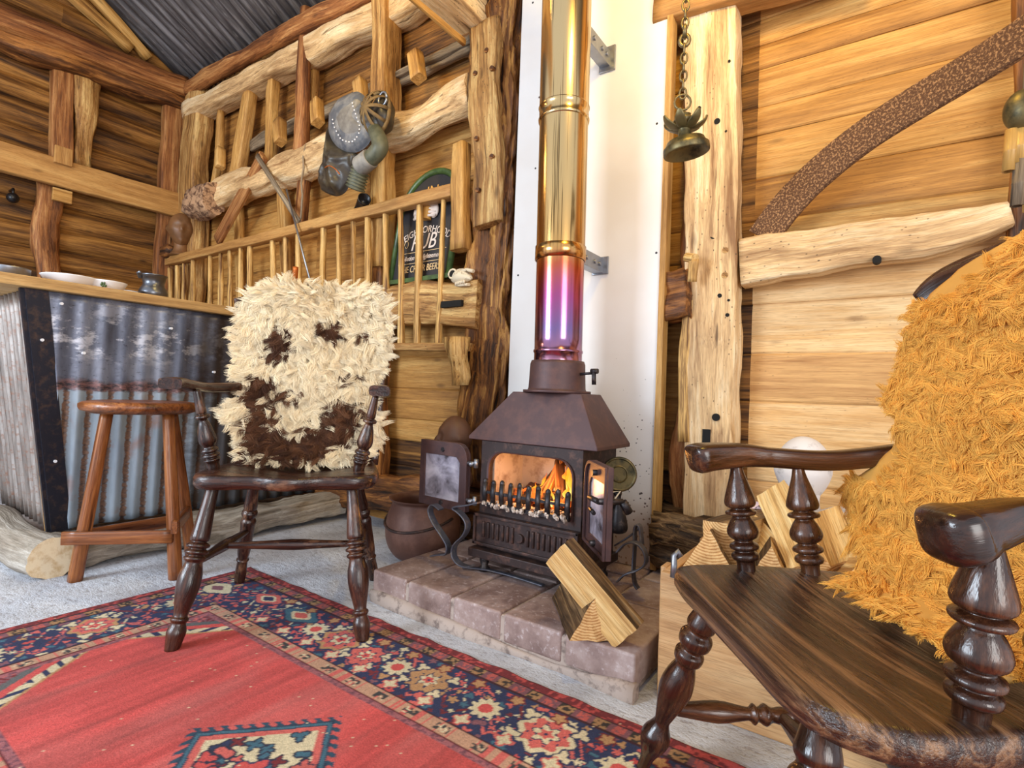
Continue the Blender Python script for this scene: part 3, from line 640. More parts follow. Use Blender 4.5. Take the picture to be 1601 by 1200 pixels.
p = PX(97, 306, XA+.13); mb = MB(); box(mb, p, (.03, .11, .09), grain=1); mb.build('packing_block', M['stud'], label='small wood block under the long sawn beam on the crooked stud', cat='wood block', bevel=.004)
p = PX(19, 303, XA+.08); mb = MB(); tube(mb, [p+V(-.06, 0, .03), p+V(.02, 0, .03), p+V(.03, 0, -.01), p], .008, n=8); ball(mb, p+V(.02, 0, -.03), .035, 14, 10); mb.build('coat_hook', M['tin_black'], label='small black round-ended hook on the far left wall', cat='hook')
# ================================================================ rug
def make_rug():
    res = .004; x0, x1, y0, y1 = -2.10, .62, 0.0, 1.19
    nx = int((x1-x0)/res); ny = int((y1-y0)/res); R = np.random.default_rng(3)
    xs = x0+(np.arange(nx+1))*(x1-x0)/nx; ys = y0+np.arange(ny+1)*(y1-y0)/ny
    X, Y = np.meshgrid(xs, ys)
    L = lambda *c: np.array(S(*c)[:3])
    red, dred, navy, teal, cream, pink, tan, purp = L(204, 82, 78), L(118, 40, 44), L(42, 50, 84), L(64, 104, 122), L(214, 200, 164), L(206, 100, 92), L(184, 140, 96), L(132, 84, 92)
    def vn(sx, sy, seed=0):       # smooth value noise
        r = np.random.default_rng(seed); gx, gy = int((x1-x0)/sx)+3, int((y1-y0)/sy)+3; g = r.random((gy, gx))
        fx = (X-x0)/sx; fy = (Y-y0)/sy; ix = fx.astype(int); iy = fy.astype(int); tx = fx-ix; ty = fy-iy; tx = tx*tx*(3-2*tx); ty = ty*ty*(3-2*ty)
        return (g[iy, ix]*(1-tx)+g[iy, ix+1]*tx)*(1-ty)+(g[iy+1, ix]*(1-tx)+g[iy+1, ix+1]*tx)*ty
    C = np.zeros(X.shape+(3,)); C[:] = red
    st = vn(.012, .16, 1)*.5+vn(.03, .5, 2)*.5; C = C*(.62+.62*st)[..., None]; wr = np.clip((vn(.10, .30, 41)*.6+vn(.03, .12, 42)*.4-.50)*3, 0, 1)[..., None]; C = C*(1-.38*wr)+L(176, 112, 106)*.38*wr; C += (vn(.2, .2, 4) > .72)[..., None]*L(70, 30, 34)*.25
    d = np.minimum(np.minimum(y1-Y, (X-x0)*.98), Y-y0); side = (X-x0) < np.minimum(y1-Y, Y-y0); t = np.where(side, Y, X)
    def put(m, c): C[m] = c
    def disc(cx, cy, r, c, n=0, a=.2, rot=0, asp=1.0, out=None):
        dx = X-cx; dy = (Y-cy)*asp; rr = np.hypot(dx, dy); th = np.arctan2(dy, dx)
        k = r*(1+a*np.cos(n*th+rot)) if n else r
        if out is not None: put(rr < k+.0055, out)
        put(rr < k, c)
    # field polygon: pointed end and corner spandrels
    cx0 = -1.80; e1 = (X-cx0)-.79*np.abs(Y-.60)            # > 0 inside the pointed field
    inner = d > .325
    sp = inner & (e1 < 0)
    pat = np.sin(X*150+3*np.sin(Y*90))*np.sin(Y*140+2*np.sin(X*110))
    put(sp, purp); put(sp & (pat > .35), pink); put(sp & (pat < -.45), dred)
    put(sp & (e1 > -.045), cream); put(sp & (e1 > -.045) & (np.sin(t*170) > .45), navy); put(sp & (e1 > -.010), tan); put(sp & (e1 < -.045) & (e1 > -.075), red); put(sp & (e1 < -.075) & (e1 > -.105), L(96, 96, 96))
    # border bands
    B = (d > .075) & (d <= .265); put(d <= .265, navy)
    # vines
    for k, (col, ph) in enumerate(((pink, 0), (cream, 1.5), (dred, 3.2))):
        v = .17+.075*(2*np.abs(((t/.235+ph/6.28) % 1)-.5)*2-1); w = np.abs(d-v); put(B & (w < (.0065 if k != 1 else .0045)), col)
    v = .17+.062*np.sin(t*27+1); put(B & (np.abs(d-v) < .004), pink)
    cells = []
    def fill(horiz):
        a0, a1 = (x0+.1, x1) if horiz else (y0+.1, y1-.1)
        for tt in np.arange(a0, a1, .034):
            for dd in np.arange(.092, .262, .033):
                u = tt+R.uniform(-.011, .011); w = dd+R.uniform(-.008, .008); c = [pink, dred, cream, red, tan, pink, teal, purp][R.integers(8)]
                px, py = (u, y1-w) if horiz else (x0+w, u)
                if horiz or py < y1-w: disc(px, py, R.uniform(.006, .0125), c, int(R.integers(2, 6)), .38, R.uniform(0, 6), 1, navy)
    fill(True); fill(False)
    def rosette(cx, cy, r, outer, mid, core, n=8):
        disc(cx, cy, r*1.12, navy, n, .06); disc(cx, cy, r, outer, n, .10); disc(cx, cy, r*.80, mid, n, .12, .4); disc(cx, cy, r*.46, navy, 6, .2); disc(cx, cy, r*.40, cream, 6, .25); disc(cx, cy, r*.24, core, 5, .2); disc(cx, cy, r*.07, navy)
        for q in range(8):
            a = q*math.pi/4+.39; disc(cx+r*.62*math.cos(a), cy+r*.62*math.sin(a), r*.055, navy)
        for sx, sy in ((1, 1), (-1, -1), (1, -1), (-1, 1)): disc(cx+sx*r*.98, cy+sy*r*.66, r*.24, cream, 3, .4, sx, 1, navy)
    def flower(cx, cy, r=.036):
        disc(cx, cy, r*1.05, navy, 0); disc(cx, cy, r, cream, 10, .16); disc(cx, cy, r*.5, red)
    def loz(cx, cy, r, a, b):
        disc(cx, cy, r*1.1, navy, 4, .1, 0, 1.7); disc(cx, cy, r, a, 4, .12, 0, 1.7); disc(cx, cy, r*.6, cream, 4, .1, 0, 1.6); disc(cx, cy, r*.4, b, 4, .1, 0, 1.6)
    for i, cx in enumerate((-.594, -.947, .10, .45, -1.30)): rosette(cx, 1.028, .066 if i != 1 else .056, cream if i in (0, 2) else tan, pink if i != 1 else tan, red if i else pink)
    for cx in (-.757, -1.055, -.42, -.08, .28, -1.415): flower(cx, 1.022)
    loz(-1.535, 1.05, .07, teal, pink); loz(-.25, 1.03, .062, teal, pink); rosette(-1.17, 1.01, .05, pink, pink, red); loz(-1.74, 1.06, .06, pink, navy)
    for cy, k in ((.86, 0), (.62, 1), (.38, 0), (.16, 1)):
        if k: rosette(x0+.165, cy, .06, tan, pink, red)
        else: flower(x0+.165, cy, .04)
    loz(x0+.13, 1.0, .07, cream, purp)
    for tt in np.arange(-1.66, .5, .118): disc(tt, 1.095-.0*tt, .015, tan, 5, .25, 0, 1, dred); disc(tt+.06, .955, .015, cream, 4, .3, 0, 1, pink)
    # guards
    rnd = vn(.006, .006, 9); mot = np.sin(t*95)+.5*np.sin(t*260); 
    g = d < .030; put(g, dred); put(g & (vn(.01, .01, 11) > .6), red*.8)
    g = (d >= .030) & (d < .036); put(g, L(40, 22, 30))
    g = (d >= .036) & (d < .068); put(g, purp*.9); m2 = g & (np.sin(t*70) > .2); put(m2, tan*.8); put(m2 & (rnd > .55), L(54, 46, 40)); put(g & (np.sin(t*70) < -.6) & (rnd > .4), pink*.8)
    put((d >= .068) & (d < .076), L(60, 24, 32))
    put((d >= .262) & (d < .268), L(60, 24, 32))
    g = (d >= .268) & (d < .305); put(g, L(190, 148, 120)); put(g & (np.abs(mot) < .35), pink); m3 = g & (np.sin(t*62) > .35) & (d > .275) & (d < .298); put(m3 & (rnd > .5), L(62, 60, 60)); put(m3 & (rnd < .25), cream)
    put((d >= .305) & (d < .310), dred*.7); g = (d >= .310) & (d <= .328); put(g, L(160, 96, 100)); put(g & (rnd > .6), L(120, 72, 82))
    # medallion: tilted square with hooked teal edge
    mx, my = -.985, .575; c, s = math.cos(math.radians(47)), math.sin(math.radians(47)); U = (X-mx)*c+(Y-my)*s; W = -(X-mx)*s+(Y-my)*c
    hs = .135; mm = np.maximum(np.abs(U), np.abs(W)); along = np.where(np.abs(U) > np.abs(W), W, U)
    fld = inner & (e1 > 0)
    put(fld & (mm < hs+.022) & (mm > hs) & (np.sin(along*230+mm*140) > .0), L(44, 72, 92)); put(fld & (mm < hs+.006), L(40, 52, 74)); put(fld & (mm < hs+.002), teal); put(fld & (mm < hs-.006), L(40, 52, 74)); put(fld & (mm < hs-.009), pink); put(fld & (mm < hs-.024), cream)
    for q in range(36):
        u, v_ = R.uniform(-.1, .1), R.uniform(-.1, .1); px, py = mx+u*c-v_*s, my+u*s+v_*c
        disc(px, py, R.uniform(.008, .017), [red, navy, pink, teal, dred, purp][R.integers(6)], int(R.integers(2, 5)), .45, R.uniform(0, 6), 1, L(44, 44, 64))
    disc(mx, my, .03, red, 4, .3, 0, 1, navy)
    # second medallion edge line and straw bits
    lint = R.random(X.shape) > .9985; put(lint, L(226, 206, 170))
    C *= (.86+.24*R.random(X.shape))[..., None]*(.9+.2*vn(.08, .08, 21))[..., None]
    edge = .004*np.array([noise.noise((x*14, 0, 0)) for x in xs])
    Z = .006+.003*(vn(.25, .25, 31)-.5); Yp = Y.copy(); Yp[-3:] += edge[None, :]*2
    Xp = X+.0
    vs = np.stack([Xp, Yp, Z], -1).reshape(-1, 3); n0 = len(vs)
    W1 = nx+1; i, j = np.meshgrid(np.arange(nx), np.arange(ny)); a = (j*W1+i).ravel(); F4 = np.stack([a, a+1, a+W1+1, a+W1], 1)
    rim = list(range(W1))+[k*W1+nx for k in range(1, ny+1)]+[ny*W1+k for k in range(nx-1, -1, -1)]+[k*W1 for k in range(ny-1, 0, -1)]
    low = vs[rim].copy(); low[:, 2] = .0005; vs = np.vstack([vs, low]); m = len(rim)
    Fr = np.array([(rim[k], n0+k, n0+(k+1) % m, rim[(k+1) % m]) for k in range(m)]); F4 = np.vstack([F4, Fr])
    cols = C.reshape(-1, 3); cols = np.vstack([cols, np.tile(dred, (m, 1))]); cols = np.hstack([np.clip(cols, 0, 1), np.ones((len(cols), 1))])
    me = bpy.data.meshes.new('persian_rug'); vs = vs-np.array([-.9, .6, 0])
    me.vertices.add(len(vs)); me.vertices.foreach_set('co', vs.ravel()); me.loops.add(len(F4)*4); me.loops.foreach_set('vertex_index', F4.ravel().astype(np.int32))
    me.polygons.add(len(F4)); me.polygons.foreach_set('loop_start', np.arange(len(F4), dtype=np.int32)*4); me.update(calc_edges=True)
    at = me.attributes.new('col', 'FLOAT_COLOR', 'POINT'); at.data.foreach_set('color', cols.astype(np.float32).ravel())
    at = me.attributes.new('gp', 'FLOAT_VECTOR', 'POINT'); at.data.foreach_set('vector', vs.astype(np.float32).ravel())
    me.materials.append(m_vcol('rug_wool', .95, .5, .6, 260))
    o = bpy.data.objects.new('persian_rug', me); COL.objects.link(o); o.location = (-.9, .6, 0)
    return props(o, 'red oriental rug with navy floral border and pointed medallion on the concrete floor', 'rug')
make_rug()
# ================================================================ hearth
h = MB(); rnd = random.Random(2)
hx = [-1.475, -1.30, -1.10, -.905, -.70, -.49]
box(h, (-.985, 1.66, .05), (.965, .74, .098), mi=1)
for i in range(5):
    for (ya, yb) in ((1.28, 1.60), (1.612, 1.84), (1.852, 2.02)):
        a, b = hx[i]+.006, hx[i+1]-.006; sd = rnd.random()*30; n = 6; g = []
        z = .108+rnd.uniform(-.002, .003); vs = []; fs = []
        cxx, cyy = (a+b)/2, (ya+yb)/2
        box(h, (cxx, cyy+(.006 if ya < 1.3 else 0), z/2+.012), (b-a, yb-ya, z-.024), tone=rnd.uniform(.3, .7), seed=sd)
hearth = h.build('hearth', [M['tile'], M['mortar']], bevel=.007, seg=3, label='low hearth slab of reddish quarry tiles under the stove', cat='hearth')
h = MB(); timber(h, (-1.47, 1.283, .012), (-.49, 1.283, .012), .03, .045, rnd=.8, wob=.012, n=12); h.build('mortar_skirt', M['mortar'], parent=hearth, label='rough mortar edge at the foot')
# ================================================================ flue board
mb = MB(); a = PY(816, 0, 1.95); b = PY(1036, 0, 1.95); x0b, x1b = -1.385, -.70
mb.add([(x, y, z) for x in (x0b, x1b) for y in (1.95, 1.965) for z in (.112, 3.2)], [(0, 1, 3, 2), (4, 6, 7, 5), (0, 4, 5, 1), (2, 3, 7, 6), (0, 2, 6, 4), (1, 5, 7, 3)])
fb = mb.build('flue_board', M['white_board'], label='tall white heat shield board behind the stove flue, speckled with soot', cat='heat shield')
mb = MB(); box(mb, (-.693, 1.967, 1.66), (.022, .05, 3.09), grain=2); mb.build('edge_strip', M['stud'], parent=fb, label='yellow wood strip down the right edge')
for x, y in [(843, 152), (837, 263), (1024, 32), (1027, 193), (810, 430), (1026, 395), (833, 4)]:
    mb = MB(); p = PY(x, y, 1.949); tube(mb, [p, p+V(0, .003, 0)], .0045, n=10); mb.build('screw', M['iron_black'], parent=fb)
# ================================================================ stove
SX0, SX1, SY0, SY1 = -1.205, -.79, 1.555, 1.80       # body
st = thing('wood_stove', (-.99, 1.66, .11), 'dark red-brown cast iron wood burning stove with doors open and a fire lit', 'stove')
mb = MB()
def arch(x0, x1, z0, z1, r, y, n=6):
    pts = [V(x1, y, z0)]
    for q in range(n+1): a = q/n*math.pi/2; pts.append(V(x1-r+r*math.cos(a), y, z1-r+r*math.sin(a)))
    for q in range(n+1): a = math.pi/2+q/n*math.pi/2; pts.append(V(x0+r+r*math.cos(a), y, z1-r+r*math.sin(a)))
    pts.append(V(x0, y, z0)); return pts
def rectlike(x0, x1, z0, z1, y, pts):
    cx = (min(p.x for p in pts)+max(p.x for p in pts))/2; cz = (min(p.z for p in pts)+max(p.z for p in pts))/2; out = []
    for p in pts:
        d = V(p.x-cx, 0, p.z-cz); k = min(((x1-cx) if d.x > 0 else (cx-x0))/max(abs(d.x), 1e-6), ((z1-cz) if d.z > 0 else (cz-z0))/max(abs(d.z), 1e-6)); out.append(V(cx+d.x*k, y, cz+d.z*k))
    for cxn in ((x0, z0), (x1, z0), (x0, z1), (x1, z1)):
        k = min(range(len(out)), key=lambda q: (out[q].x-cxn[0])**2+(out[q].z-cxn[1])**2); out[k] = V(cxn[0], y, cxn[1])
    return out
ax0, ax1, az0, az1 = -1.165, -.825, .345, .538
inn = arch(ax0, ax1, az0, az1, .06, SY0-.012); outp = rectlike(SX0, SX1, .16, .575, SY0-.012, inn)
ringplate(mb, outp, inn, (0, .02, 0))
box(mb, (SX0+.008, (SY0+SY1)/2, .37), (.016, SY1-SY0, .42)); box(mb, (SX1-.008, (SY0+SY1)/2, .37), (.016, SY1-SY0, .42)); box(mb, ((SX0+SX1)/2, SY1-.006, .37), (SX1-SX0, .012, .42)); box(mb, ((SX0+SX1)/2, (SY0+SY1)/2, .33), (SX1-SX0-.03, SY1-SY0-.02, .02))
box(mb, ((SX0+SX1)/2, (SY0+SY1)/2, .572), (SX1-SX0, SY1-SY0, .012))
mb.build('firebox', M['iron'], parent=st, bevel=.002)
mb = MB(); ringplate(mb, [p+V((p.x+.995)*.04, -.002, (p.z-.44)*.04) for p in inn], inn, (0, -.006, 0)); mb.build('opening_rim', M['iron_red'], parent=st)
mb = MB()
for x in (SX0+.026, SX1-.026): box(mb, (x, 1.675, .43), (.018, .19, .19))
box(mb, (-.997, SY1-.024, .43), (.37, .02, .21)); mb.build('fire_brick', M['ceramic_brick'], parent=st, bevel=.003)
# hood
mb = MB(); zb, zt = .588, .757; b4 = [(-1.262, 1.535), (-.738, 1.535), (-.738, 1.80), (-1.262, 1.80)]; t4 = [(-1.115, 1.60), (-.835, 1.60), (-.835, 1.75), (-1.115, 1.75)]
vs = [(x, y, zb-.012) for x, y in b4]+[(x, y, zb) for x, y in b4]+[(x, y, zt) for x, y in t4]
mb.add(vs, [(3, 2, 1, 0), (8, 9, 10, 11)]+[(k, (k+1) % 4, (k+1) % 4+4, k+4) for k in range(4)]+[(k+4, (k+1) % 4+4, (k+1) % 4+8, k+8) for k in range(4)])
mb.build('hood', M['iron_red'], parent=st, bevel=.003, label='sloping plum-brown sheet hood')
# ash drawer, base, legs
mb = MB(); dx0, dx1, dz0, dz1 = -1.21, -.785, .205, .315
box(mb, ((dx0+dx1)/2, SY0-.022, (dz0+dz1)/2), (dx1-dx0, .022, dz1-dz0))
for a, b, c, d in ((dx0, dx1, dz0, dz0+.010), (dx0, dx1, dz1-.010, dz1)): box(mb, ((a+b)/2, SY0-.037, (c+d)/2), (b-a, .008, d-c))
for a in (dx0+.005, dx1-.005): box(mb, (a, SY0-.037, (dz0+dz1)/2), (.010, .008, dz1-dz0))
for k in range(17):
    if k in (7, 8): continue
    x = dx0+.045+k*(dx1-dx0-.09)/16; tube(mb, [(x, SY0-.035, dz0+.03), (x, SY0-.035, dz1-.025)], .006, n=8)
tube(mb, [((dx0+dx1)/2-.01, SY0-.03, .258), ((dx0+dx1)/2-.01, SY0-.044, .258)], .016, n=16)
mb.build('ash_drawer', M['iron'], parent=st, bevel=.002, label='ribbed ash door below the fire opening')
mb = MB(); box(mb, (-.9975, 1.66, .178), (.44, .32, .03)); mb.build('base_plate', M['iron'], parent=st, bevel=.003)
for x in (-1.17, -.82):
    for y in (1.54, 1.78): mb = MB(); lathe(mb, [(0, .014), (.3, .018), (.7, .012), (.8, .02), (1, .02)], (x, y, .165), (x, y, .11), 12); mb.build('leg', M['iron_black'], parent=st)
# fret
mb = MB(); fy = SY0-.03; xs_ = [-1.168+k*.0375 for k in range(10)]
box(mb, (-1.0, fy, .352), (.35, .014, .014)); box(mb, (-1.0, fy, .395), (.35, .008, .010))
for k, x in enumerate(xs_): 
    hh = .432-.004*(k % 2); bar(mb, [(x, fy, .345), (x, fy-.004, .39), (x, fy, hh)], .019, .012, up=V(0, 1, 0), rnd=.6, n=10); ball(mb, (x, fy, hh), (.0105, .007, .012), 10, 8)
mb.build('fire_fret', M['iron_black'], parent=st, label='toothed iron fret across the fire opening')
mb = MB()
R = random.Random(4)
for k in range(260):
    x = R.uniform(-1.17, -.83); y = R.uniform(SY0-.045, SY0+.03); ball(mb, (x, y, .346+.012*R.random()), R.uniform(.004, .009), 6, 4, sm=False)
mb.build('ash_pile', M['ash'], parent=st, kind='stuff', label='crumbly pale ash along the fret')
mb = MB()
for k in range(46):
    x = R.uniform(-1.10, -.86); y = R.uniform(1.60, 1.74); r = R.uniform(.016, .032); sd = R.random()*9
    ball(mb, (x, y, .36+R.random()*.03), r, 10, 8, disp=lambda u: 1+.35*noise.noise(u*2+V(sd, sd, 0)), tone=R.uniform(.35, .75), sm=False)
mb.build('glowing_ember', M['ember'], parent=st, kind='stuff')
def fl_tongue(mb, x, y, z, hgt, w, lean, sd, wy=.5):
    n = 12; m = 14; pts = []; tn = []
    for i in range(m+1):
        t = i/m; pts.append(V(x+lean*t*t+.018*noise.noise((t*3.2, sd, 0)), y+.012*noise.noise((t*3, sd, 5)), z+hgt*t))
        tn += [max(0, 1.05-.85*t+.15*noise.noise((t*4, sd, 2)))]*n
    def cr(i, t, th):
        r = w*(math.sin(math.pi*min(1, t*1.0+.12))**.8)*(1-t)**.35*(1+.25*noise.noise((t*5, th, sd)))+.0008; return r*math.cos(th), r*wy*math.sin(th)
    sweep(mb, pts, cr, up=V(0, 1, 0), n=n, tone=tn)
mb = MB()
for (x, y, z, hh, w, l) in [(-.93, 1.66, .37, .13, .020, .01), (-.905, 1.68, .37, .165, .026, -.015), (-.88, 1.65, .37, .16, .024, -.02), (-.862, 1.67, .36, .17, .020, -.012), (-.855, 1.63, .36, .10, .016, -.005), (-.95, 1.70, .38, .12, .018, .03), (-1.02, 1.67, .38, .085, .014, .02), (-1.05, 1.68, .375, .05, .010, 0), (-.985, 1.71, .38, .11, .014, .02), (-.895, 1.62, .36, .09, .014, .015), (-.92, 1.72, .38, .15, .03, 0), (-.87, 1.72, .38, .16, .03, -.02), (-.94, 1.62, .36, .07, .012, -.01)]:
    fl_tongue(mb, x, y, z, hh, w, l, x*31+y*7)
mb.build('flame', M['flame'], parent=st, kind='stuff', label='orange and yellow flames')
for a, b, w in [((-.985, 1.62, .36), (-.955, 1.70, .52), .034), ((-.895, 1.60, .36), (-.965, 1.70, .515), .038), ((-1.03, 1.64, .36), (-.96, 1.72, .50), .026), ((-1.07, 1.66, .372), (-.92, 1.69, .375), .045)]:
    mb = MB(); timber(mb, a, b, w, w*.8, rnd=.35, wob=.006, n=14); o = mb.build('burning_log', M['oak_dark'], label={.034: 'charred split stick leaning left in the stove fire', .038: 'charred split log leaning across the middle of the stove fire', .026: 'thinnest charred stick at the back left of the stove fire', .045: 'charred log lying flat on the embers'}[w], cat='firewood', group='logs burning in the stove')
lamp('fire_glow', (-.93, 1.63, .43), 3.0, (1, .42, .10), .05); lamp('fire_glow', (-.99, 1.585, .47), .9, (1, .42, .10), .03)
# collar, flue
fc = V(-.972, 1.672, 0)
mb = MB(); lathe(mb, [(0, .122), (.08, .122), (.081, .106), (.14, .103), (.9, .099), (1, .095), (1.001, .080)], fc+V(0, 0, .757), fc+V(0, 0, .872), 40); mb.build('flue_collar', M['iron_red'], parent=st, bevel=0)
mb = MB(); tube(mb, [fc+V(.09, -.01, .825), fc+V(.155, -.02, .83)], .005, n=8); tube(mb, [fc+V(.155, -.02, .842), fc+V(.158, -.022, .79)], .008, n=8); tube(mb, [fc+V(.145, -.02, .836), fc+V(.17, -.02, .836)], .009, n=8); mb.build('damper_lever', M['iron_black'], parent=st)
def cyl_gp(mb, prof, n=64, tone=.5):
    """flue tube: prof (z, r); gp = (z/2, angle)"""
    vs = []; gp = []
    for z, r in prof:
        lean = fc+V(-.012*(z-.87), 0, 0)
        for k in range(n):
            a = 2*math.pi*k/n; vs.append((lean.x+r*math.cos(a), lean.y+r*math.sin(a), z)); gp.append((z/2, abs(k/n-.5)*2, 0))
    fs = [(i*n+k, i*n+(k+1) % n, (i+1)*n+(k+1) % n, (i+1)*n+k) for i in range(len(prof)-1) for k in range(n)]
    mb.add(vs, fs, gp, tone, 0, True)
fl = thing('flue_pipe', (fc.x, fc.y, .87), 'shiny stainless flue pipe with rainbow heat tint above the stove', 'flue pipe')
mb = MB(); r = .0865; cyl_gp(mb, [(.868, r), (.90, r), (.902, r+.003), (.91, r+.003), (.912, r)]+[(.912+.338*k/8, r) for k in range(1, 9)]); mb.build('lower_section', M['flue'], parent=fl, label='lower pipe section tinted purple and orange')
mb = MB(); cyl_gp(mb, [(1.235, r+.002), (1.236, r+.006), (1.285, r+.006), (1.287, r+.003)]); mb.build('joint_band', M['flue'], parent=fl)
mb = MB(); cyl_gp(mb, [(1.28+.47*k/8, r+.002) for k in range(9)]); mb.build('middle_section', M['flue'], parent=fl)
mb = MB(); cyl_gp(mb, [(1.742, r+.002), (1.745, r+.006), (1.752, r+.007), (1.757, r+.004), (1.79, r+.004), (1.795, r+.007), (1.80, r+.004)]); mb.build('joint_band', M['flue'], parent=fl)
mb = MB(); cyl_gp(mb, [(1.79+1.3*k/8, r+.004) for k in range(9)]); mb.build('upper_section', M['flue'], parent=fl)
for z, dz, lab in ((1.24, 0, 'small galvanised bracket holding the flue at its lower joint'), (2.08, .03, 'folded galvanised bracket holding the flue near the top of the picture')):
    xb = PY(934, 430, 1.90).x; mb = MB(); z += .035
    box(mb, (xb, 1.845, z), (.004, .20, .06)); box(mb, (xb-.02, 1.845, z-.028), (.04, .20, .004)); box(mb, (xb-.01, 1.944, z), (.07, .008, .07+dz)); box(mb, (xb-.05, 1.745, z), (.10, .006, .05))
    for yy in (1.80, 1.87, 1.91): tube(mb, [(xb, yy, z), (xb+.009, yy, z)], .009, n=6)
    mb.build('flue_bracket', M['galv'], bevel=.0015, label=lab, cat='bracket')
# stove doors
def door(hinge, ang, wid, z0, z1, flip, lab, glass):
    hx_, hy_ = hinge; d = V(math.cos(ang), math.sin(ang), 0); nrm = V(-d.y, d.x, 0)*flip
    def P(u, z, o=0): return V(hx_, hy_, 0)+d*u+V(0, 0, z)+nrm*o
    g = .03; u0, u1 = g, g+wid
    def ol(u0, u1, z0, z1, r, side):
        pts = [(u0, z0), (u1, z0)]
        if side: pts += [(u1, z1)]+[(u0+r-r*math.sin(q/6*math.pi/2), z1-r+r*math.cos(q/6*math.pi/2)) for q in range(7)]
        return pts
    outer = [(u0, z0), (u0+wid*.5, z0), (u1, z0), (u1, (z0+z1)/2), (u1, z1), (u0+wid*.5, z1)]+[(u0+.055-.055*math.sin(q/4*math.pi/2), z1-.055+.055*math.cos(q/4*math.pi/2)) for q in range(5)]
    inner = []
    a0, a1, b0, b1 = u0+.035, u1-.028, z0+.032, z1-.052
    cu, cz = (u0+u1)/2, (z0+z1)/2
    for (u, z) in outer: inner.append((min(max(u, a0), a1), min(max(z, b0), b1)))
    inner[6:] = [(lerp((a0+a1)/2, a0, (k+1)/5), b1) for k in range(4)]+[(a0, b1-.02)]
    mb = MB(); ringplate(mb, [P(u, z) for u, z in outer], [P(u, z) for u, z in inner], nrm*.016)
    mid = lambda k: [(lerp(u, cu, k), lerp(z, cz, k)) for u, z in outer]
    ringplate(mb, [P(u, z, -.001) for u, z in outer], [P(u, z, -.001) for u, z in mid(.07)], nrm*-.008)
    root = thing('stove_door', P(0, z0), lab, 'stove door'); mb.build('door_frame', M['iron_red'], parent=root, bevel=.0015)
    mb = MB(); mb.add([P(a0, b0, .006), P(a1, b0, .006), P(a1, b1, .006), P(a0, b1, .006), P(a0, b0, .011), P(a1, b0, .011), P(a1, b1, .011), P(a0, b1, .011)], [(0, 1, 2, 3), (7, 6, 5, 4), (0, 4, 5, 1), (1, 5, 6, 2), (2, 6, 7, 3), (3, 7, 4, 0)]); mb.build('glass_pane', glass, parent=root, label='smoke stained glass')
    for z in (z0+.045, z1-.07): mb = MB(); tube(mb, [P(-.012, z+.005, .008), P(u0+.02, z, .008)], .006, n=8); tube(mb, [P(-.01, z-.012, .008), P(-.01, z+.02, .008)], .008, n=10); ball(mb, P(.012, z, .008), (.012, .012, .010), 8, 6); mb.build('hinge', M['galv'], parent=root, label='pale rusty hinge')
    for z in (z0+.020, z1-.030): mb = MB(); tube(mb, [P((u0+u1)/2, z, -.014), P((u0+u1)/2, z, .02)], .009, n=10); mb.build('clamp_bolt', M['iron_black'], parent=root)
    return root, P, u1
door((-1.225, 1.535), math.pi-.06, .25, .305, .556, 1, 'open left stove door with smoky glass standing out beside the fire', M['door_glass'])
rd, P, u1 = door((-.785, 1.545), -.845, .225, .30, .556, 1, 'open right stove door swung towards the room', M['door_glass'])
mb = MB(); z = .46
tube(mb, [P(u1-.02, z, -.02), P(u1-.02, z, .05)], .009, n=10); tube(mb, [P(u1-.02, z, -.02), P(u1-.08, z+.0, -.028)], .008, n=10); tube(mb, [P(u1-.02, z, .05), P(u1-.02, z-.03, .07)], .012, n=10); tube(mb, [P(u1-.07, z-.03, -.028), P(u1-.03, z-.035, -.028)], .006, n=8)
mb.build('door_handle', M['iron_black'], parent=rd)
# disc and skittle to the right of the stove
p = PY(968, 741, 1.72); nd = (CAM-p).normalized(); nd.z *= .3; nd.normalize(); mb = MB(); lathe(mb, [(0, .052), (.1, .059), (.5, .060), (.9, .057), (.95, .054), (.8, .050), (.72, .030), (.85, .027), (.6, .024), (.55, .006)], p-nd*.008, p+nd*.006, 48, sm=False); mb.build('brass_disc', M['brass_old'], label='dull brass disc hanging beside the right stove door', cat='brass disc')
a = PY(966, 766, 1.69); b = PY(967, 834, 1.69); mb = MB(); lathe(mb, smooth_prof([(0, .008), (.06, .014), (.16, .010), (.3, .014), (.6, .026), (.85, .031), (.96, .024), (1, .006)]), a, b, 20)
o = mb.build('iron_club', M['iron_black'], label='dark skittle shaped club hanging by a cord right of the stove', cat='club')
mb = MB(); tube(mb, [a+V(-.02, -.03, -.03), a+V(-.012, -.02, -.005), a+V(.014, -.012, .0), a+V(.0, -.03, -.03), a+V(-.012, -.032, -.055)], .003, n=6); mb.build('cord', M['bone'], parent=o)
# scroll fire irons
def strap(mb, pts, w=.022, th=.006, up=V(0, 1, 0)):
    pp = [Vector(p) for p in pts]
    for _ in range(2):
        q = [pp[0]]
        for a, b in zip(pp, pp[1:]): q += [a.lerp(b, .25), a.lerp(b, .75)]
        pp = q+[pp[-1]]
    sweep(mb, pp, lambda i, t, th_: (th/2*math.copysign(abs(math.cos(th_))**.4, math.cos(th_)), w/2*math.copysign(abs(math.sin(th_))**.4, math.sin(th_))), up=up, n=12)
Yq = 1.47
mb = MB(); strap(mb, [PY(x, y, Yq) for x, y in [(690, 796), (678, 786), (671, 796), (678, 815), (694, 838), (702, 852), (701, 866), (690, 866), (676, 868)]], w=.03)
strap(mb, [PY(x, y, Yq-.03) for x, y in [(750, 785), (730, 790), (706, 792), (722, 802), (733, 818), (728, 836), (711, 850), (708, 866), (716, 880), (730, 886), (738, 884)]], w=.03)
strap(mb, [PZ(724, 886, .118), PZ(760, 889, .118), PZ(800, 899, .118), PZ(850, 915, .118)], w=.02, up=V(0, 1, 0))
